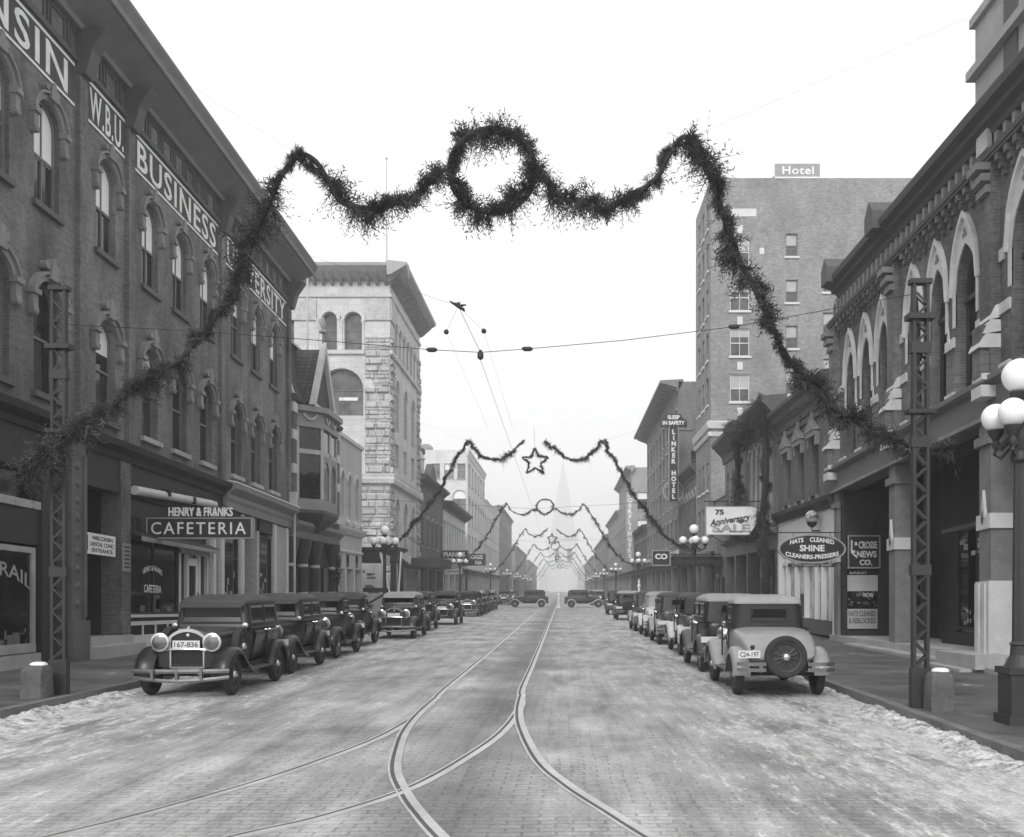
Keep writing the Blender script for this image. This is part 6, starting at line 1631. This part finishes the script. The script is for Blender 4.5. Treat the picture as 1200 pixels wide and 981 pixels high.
for x, yy in ((523, 389), (567, 388)):
    c = Vector(Z(x, yy)); MB().ball(c, .042, 10, 8).build('insulator', IRON, t, 60)
    MB().tube([p, c, c+Vector((0, 9, -.1))], .002, 4).build('guy_wire', IRON, t)
MB().tube([p, Z(563, 413)], .004, 4).tube([p, (-11.9, 30, 13.5)], .0025, 4).build('guy_wire', IRON, t)
t = thing('trolley_wire', 'thin trolley contact wire running along over the tram rails', 'wire', (-1.45, 16, 5.6))
c0 = Z(563, 413)
MB().tube([(c0[0], 16, c0[2]-.12), (-1.45, 47, 5.75), (-1.45, 120, 5.8), (-1.45, 230, 5.8)], .0035, 5).build('wire', IRON, t)
for yy in (47, 81): MB().tube([(-8.5, yy+.6, 6.2), (-1.45, yy+.6, 5.78), (6.2, yy+.6, 6.2)], .006, 5).build('cross_wire', IRON, t)

# ================================================================== small street furniture
t = thing('white_post', 'slim white post with a rounded finial on the right kerb past the marquee', 'post', (6.1, 79, SW))
MB().lathe((6.1, 79, SW), [(.16, 0), (.16, .2), (.11, .25), (.10, 1.9), (.15, 1.95), (.15, 2.05), (.06, 2.15), (.1, 2.35), (.02, 2.6)], n=12).build('shaft', SIGNWHT, t, 40)
t = thing('white_post', 'short white traffic post standing in the middle of the distant crossing', 'post', (-.45, 97, 0))
MB().lathe((-.45, 97, 0), [(.28, 0), (.28, .1), (.13, .16), (.12, 1.25), (.16, 1.28), (.1, 1.4), (.02, 1.45)], n=12).build('shaft', SIGNWHT, t, 40)
t = thing('evergreen_bough', 'dark evergreen bough tied to a thin post before the pale two storey building', 'greenery', (-9.9, 43.0, SW))
MB().tube([(-9.9, 43, SW), (-9.9, 43, 3.4)], .05, 8).build('post', WOODD, t)
d, pl = MB(), MB(); spray(d, pl, [(-9.9, 43, 2.2), (-9.85, 43, 2.7), (-9.9, 43, 3.4)], .38, 260, .022, 200); d.build('needles', GREEN, t, fix=False); pl.build('needle_tips', GREEN2, t, fix=False)
# snow clods thrown up on the kerb by the lamp
ridge(5.25, 1, 11.6, 13.0, .5, .12, 21.0)

# ================================================================== cars
G = None
L_1 = make_car('large dark sedan with number plate on its radiator and double bumper, nearest on the left', 'sedan', DARKP, DARKP, DKTOP, BLACKP, SPOKED, 2.65, plate='167-836', side_mount=True, rear_spare=False); put(L_1, -6.65, 18.9, 180)
L_2 = make_car('dark sedan parked close behind the nearest left sedan', 'sedan', BLACKP, DARKP, DKTOP, DARKP, SPOKED, 2.65, front_bumper=False); put(L_2, -6.82, 23.3, 180)
L_3 = make_car('black coupe with a short cabin, third car in the left row', 'coupe', BLACKP, BLACKP, DKTOP, BLACKP, WOODSP, 2.65, front_bumper=False, rear_spare=False); put(L_3, -6.95, 28.25, 180)
L_4 = make_car('dark sedan with pale frosted roof and headlights, facing the camera before the globe lamp', 'sedan', BLACKP, DARKP, SNOWTOP, DARKP, WOODSP, 2.8); put(L_4, -6.4, 38.7, 180)
L_7 = make_car('dark open tourer with fabric top at the front of the far left row', 'touring', DARKP, DARKP, DKTOP, BLACKP, WOODSP, 2.75); put(L_7, -6.5, 68.0, 180)
R_1 = make_car('pale coupe with dark roof and spare wheel on its tail, nearest on the right', 'coupe', GREYP, plain('umber_upper', .028, .5, spec=.2), PALETOP, GREYP, SPOKED, 2.65, plate='C24-197', visor=False); put(R_1, 3.85, 19.0, 0)
R_2 = make_car('tall dark sedan parked just ahead of the pale coupe on the right', 'sedan', BLACKP, BLACKP, PALETOP, MIDP, WOODSP, 2.7, rear_spare=False); put(R_2, 3.9, 23.85, 0)
R_3 = make_car('dark tourer with a tall black fabric top and pale fenders, third car on the right', 'touring', MIDP, MIDP, DKTOP, LIGHTP, WOODSP, 2.75); put(R_3, 4.1, 29.5, 0)
R_4 = make_car('slate grey sedan with a dark roof, fourth car on the right', 'sedan', MIDP, DARKP, DKTOP, GREYP, WOODSP, 2.75); put(R_4, 4.0, 34.9, 0)
R_5 = make_car('light cream coupe with a grey top among the dark cars on the right', 'coupe', LIGHTP, GREYP, SNOWTOP, LIGHTP, WOODSP, 2.65); put(R_5, 4.0, 40.1, 0)
for src, x, y, rot, lab in (
    (L_3, -7.35, 33.2, 180, 'dark coupe tucked against the left kerb, half hidden behind the third car'),
    (L_2, -6.8, 45.6, 180, 'dark sedan in the left row directly behind the frosted roof sedan'),
    (L_2, -6.35, 52.9, 180, 'tall dark sedan in the left row beside the globe lamp, last before a gap'),
    (L_4, -6.6, 73.6, 180, 'sedan with frosted roof behind the open tourer in the far left row'),
    (L_2, -6.8, 79.0, 180, 'small dark sedan deep in the far left row, behind the frosted one'),
    (L_3, -6.9, 84.4, 180, 'small dark coupe deep in the far left row'),
    (L_4, -6.9, 90.0, 180, 'last car of the far left row before the crossing'),
    (R_4, 3.95, 45.4, 0, 'slate sedan on the right just past the light cream coupe'),
    (R_2, 4.0, 61.2, 0, 'dark sedan on the right beyond the gap, below the marquee'),
    (L_2, 4.0, 73.0, 0, 'last dark sedan on the right before the crossing'),
    (R_4, -3.6, 101.5, 90, 'slate sedan seen from its side, crossing at the far left of the intersection'),
    (R_4, 2.2, 100.0, -90, 'slate sedan seen from its side, crossing at the far right of the intersection'),
    (L_2, -6.8, 114, 180, 'hazy dark car on the left, first beyond the crossing'),
    (L_4, -6.8, 120, 180, 'hazy dark car on the left, second beyond the crossing'),
    (L_2, -6.8, 127, 180, 'hazy dark car on the left, third beyond the crossing'),
    (R_2, 4.0, 113, 0, 'hazy dark car on the right, first beyond the crossing'),
    (R_4, 4.0, 119, 0, 'hazy dark car on the right, second beyond the crossing'),
    (R_2, 4.0, 126, 0, 'hazy dark car on the right, third beyond the crossing')):
    c = copy_tree(src); put(c, x, y, rot); c['label'] = lab
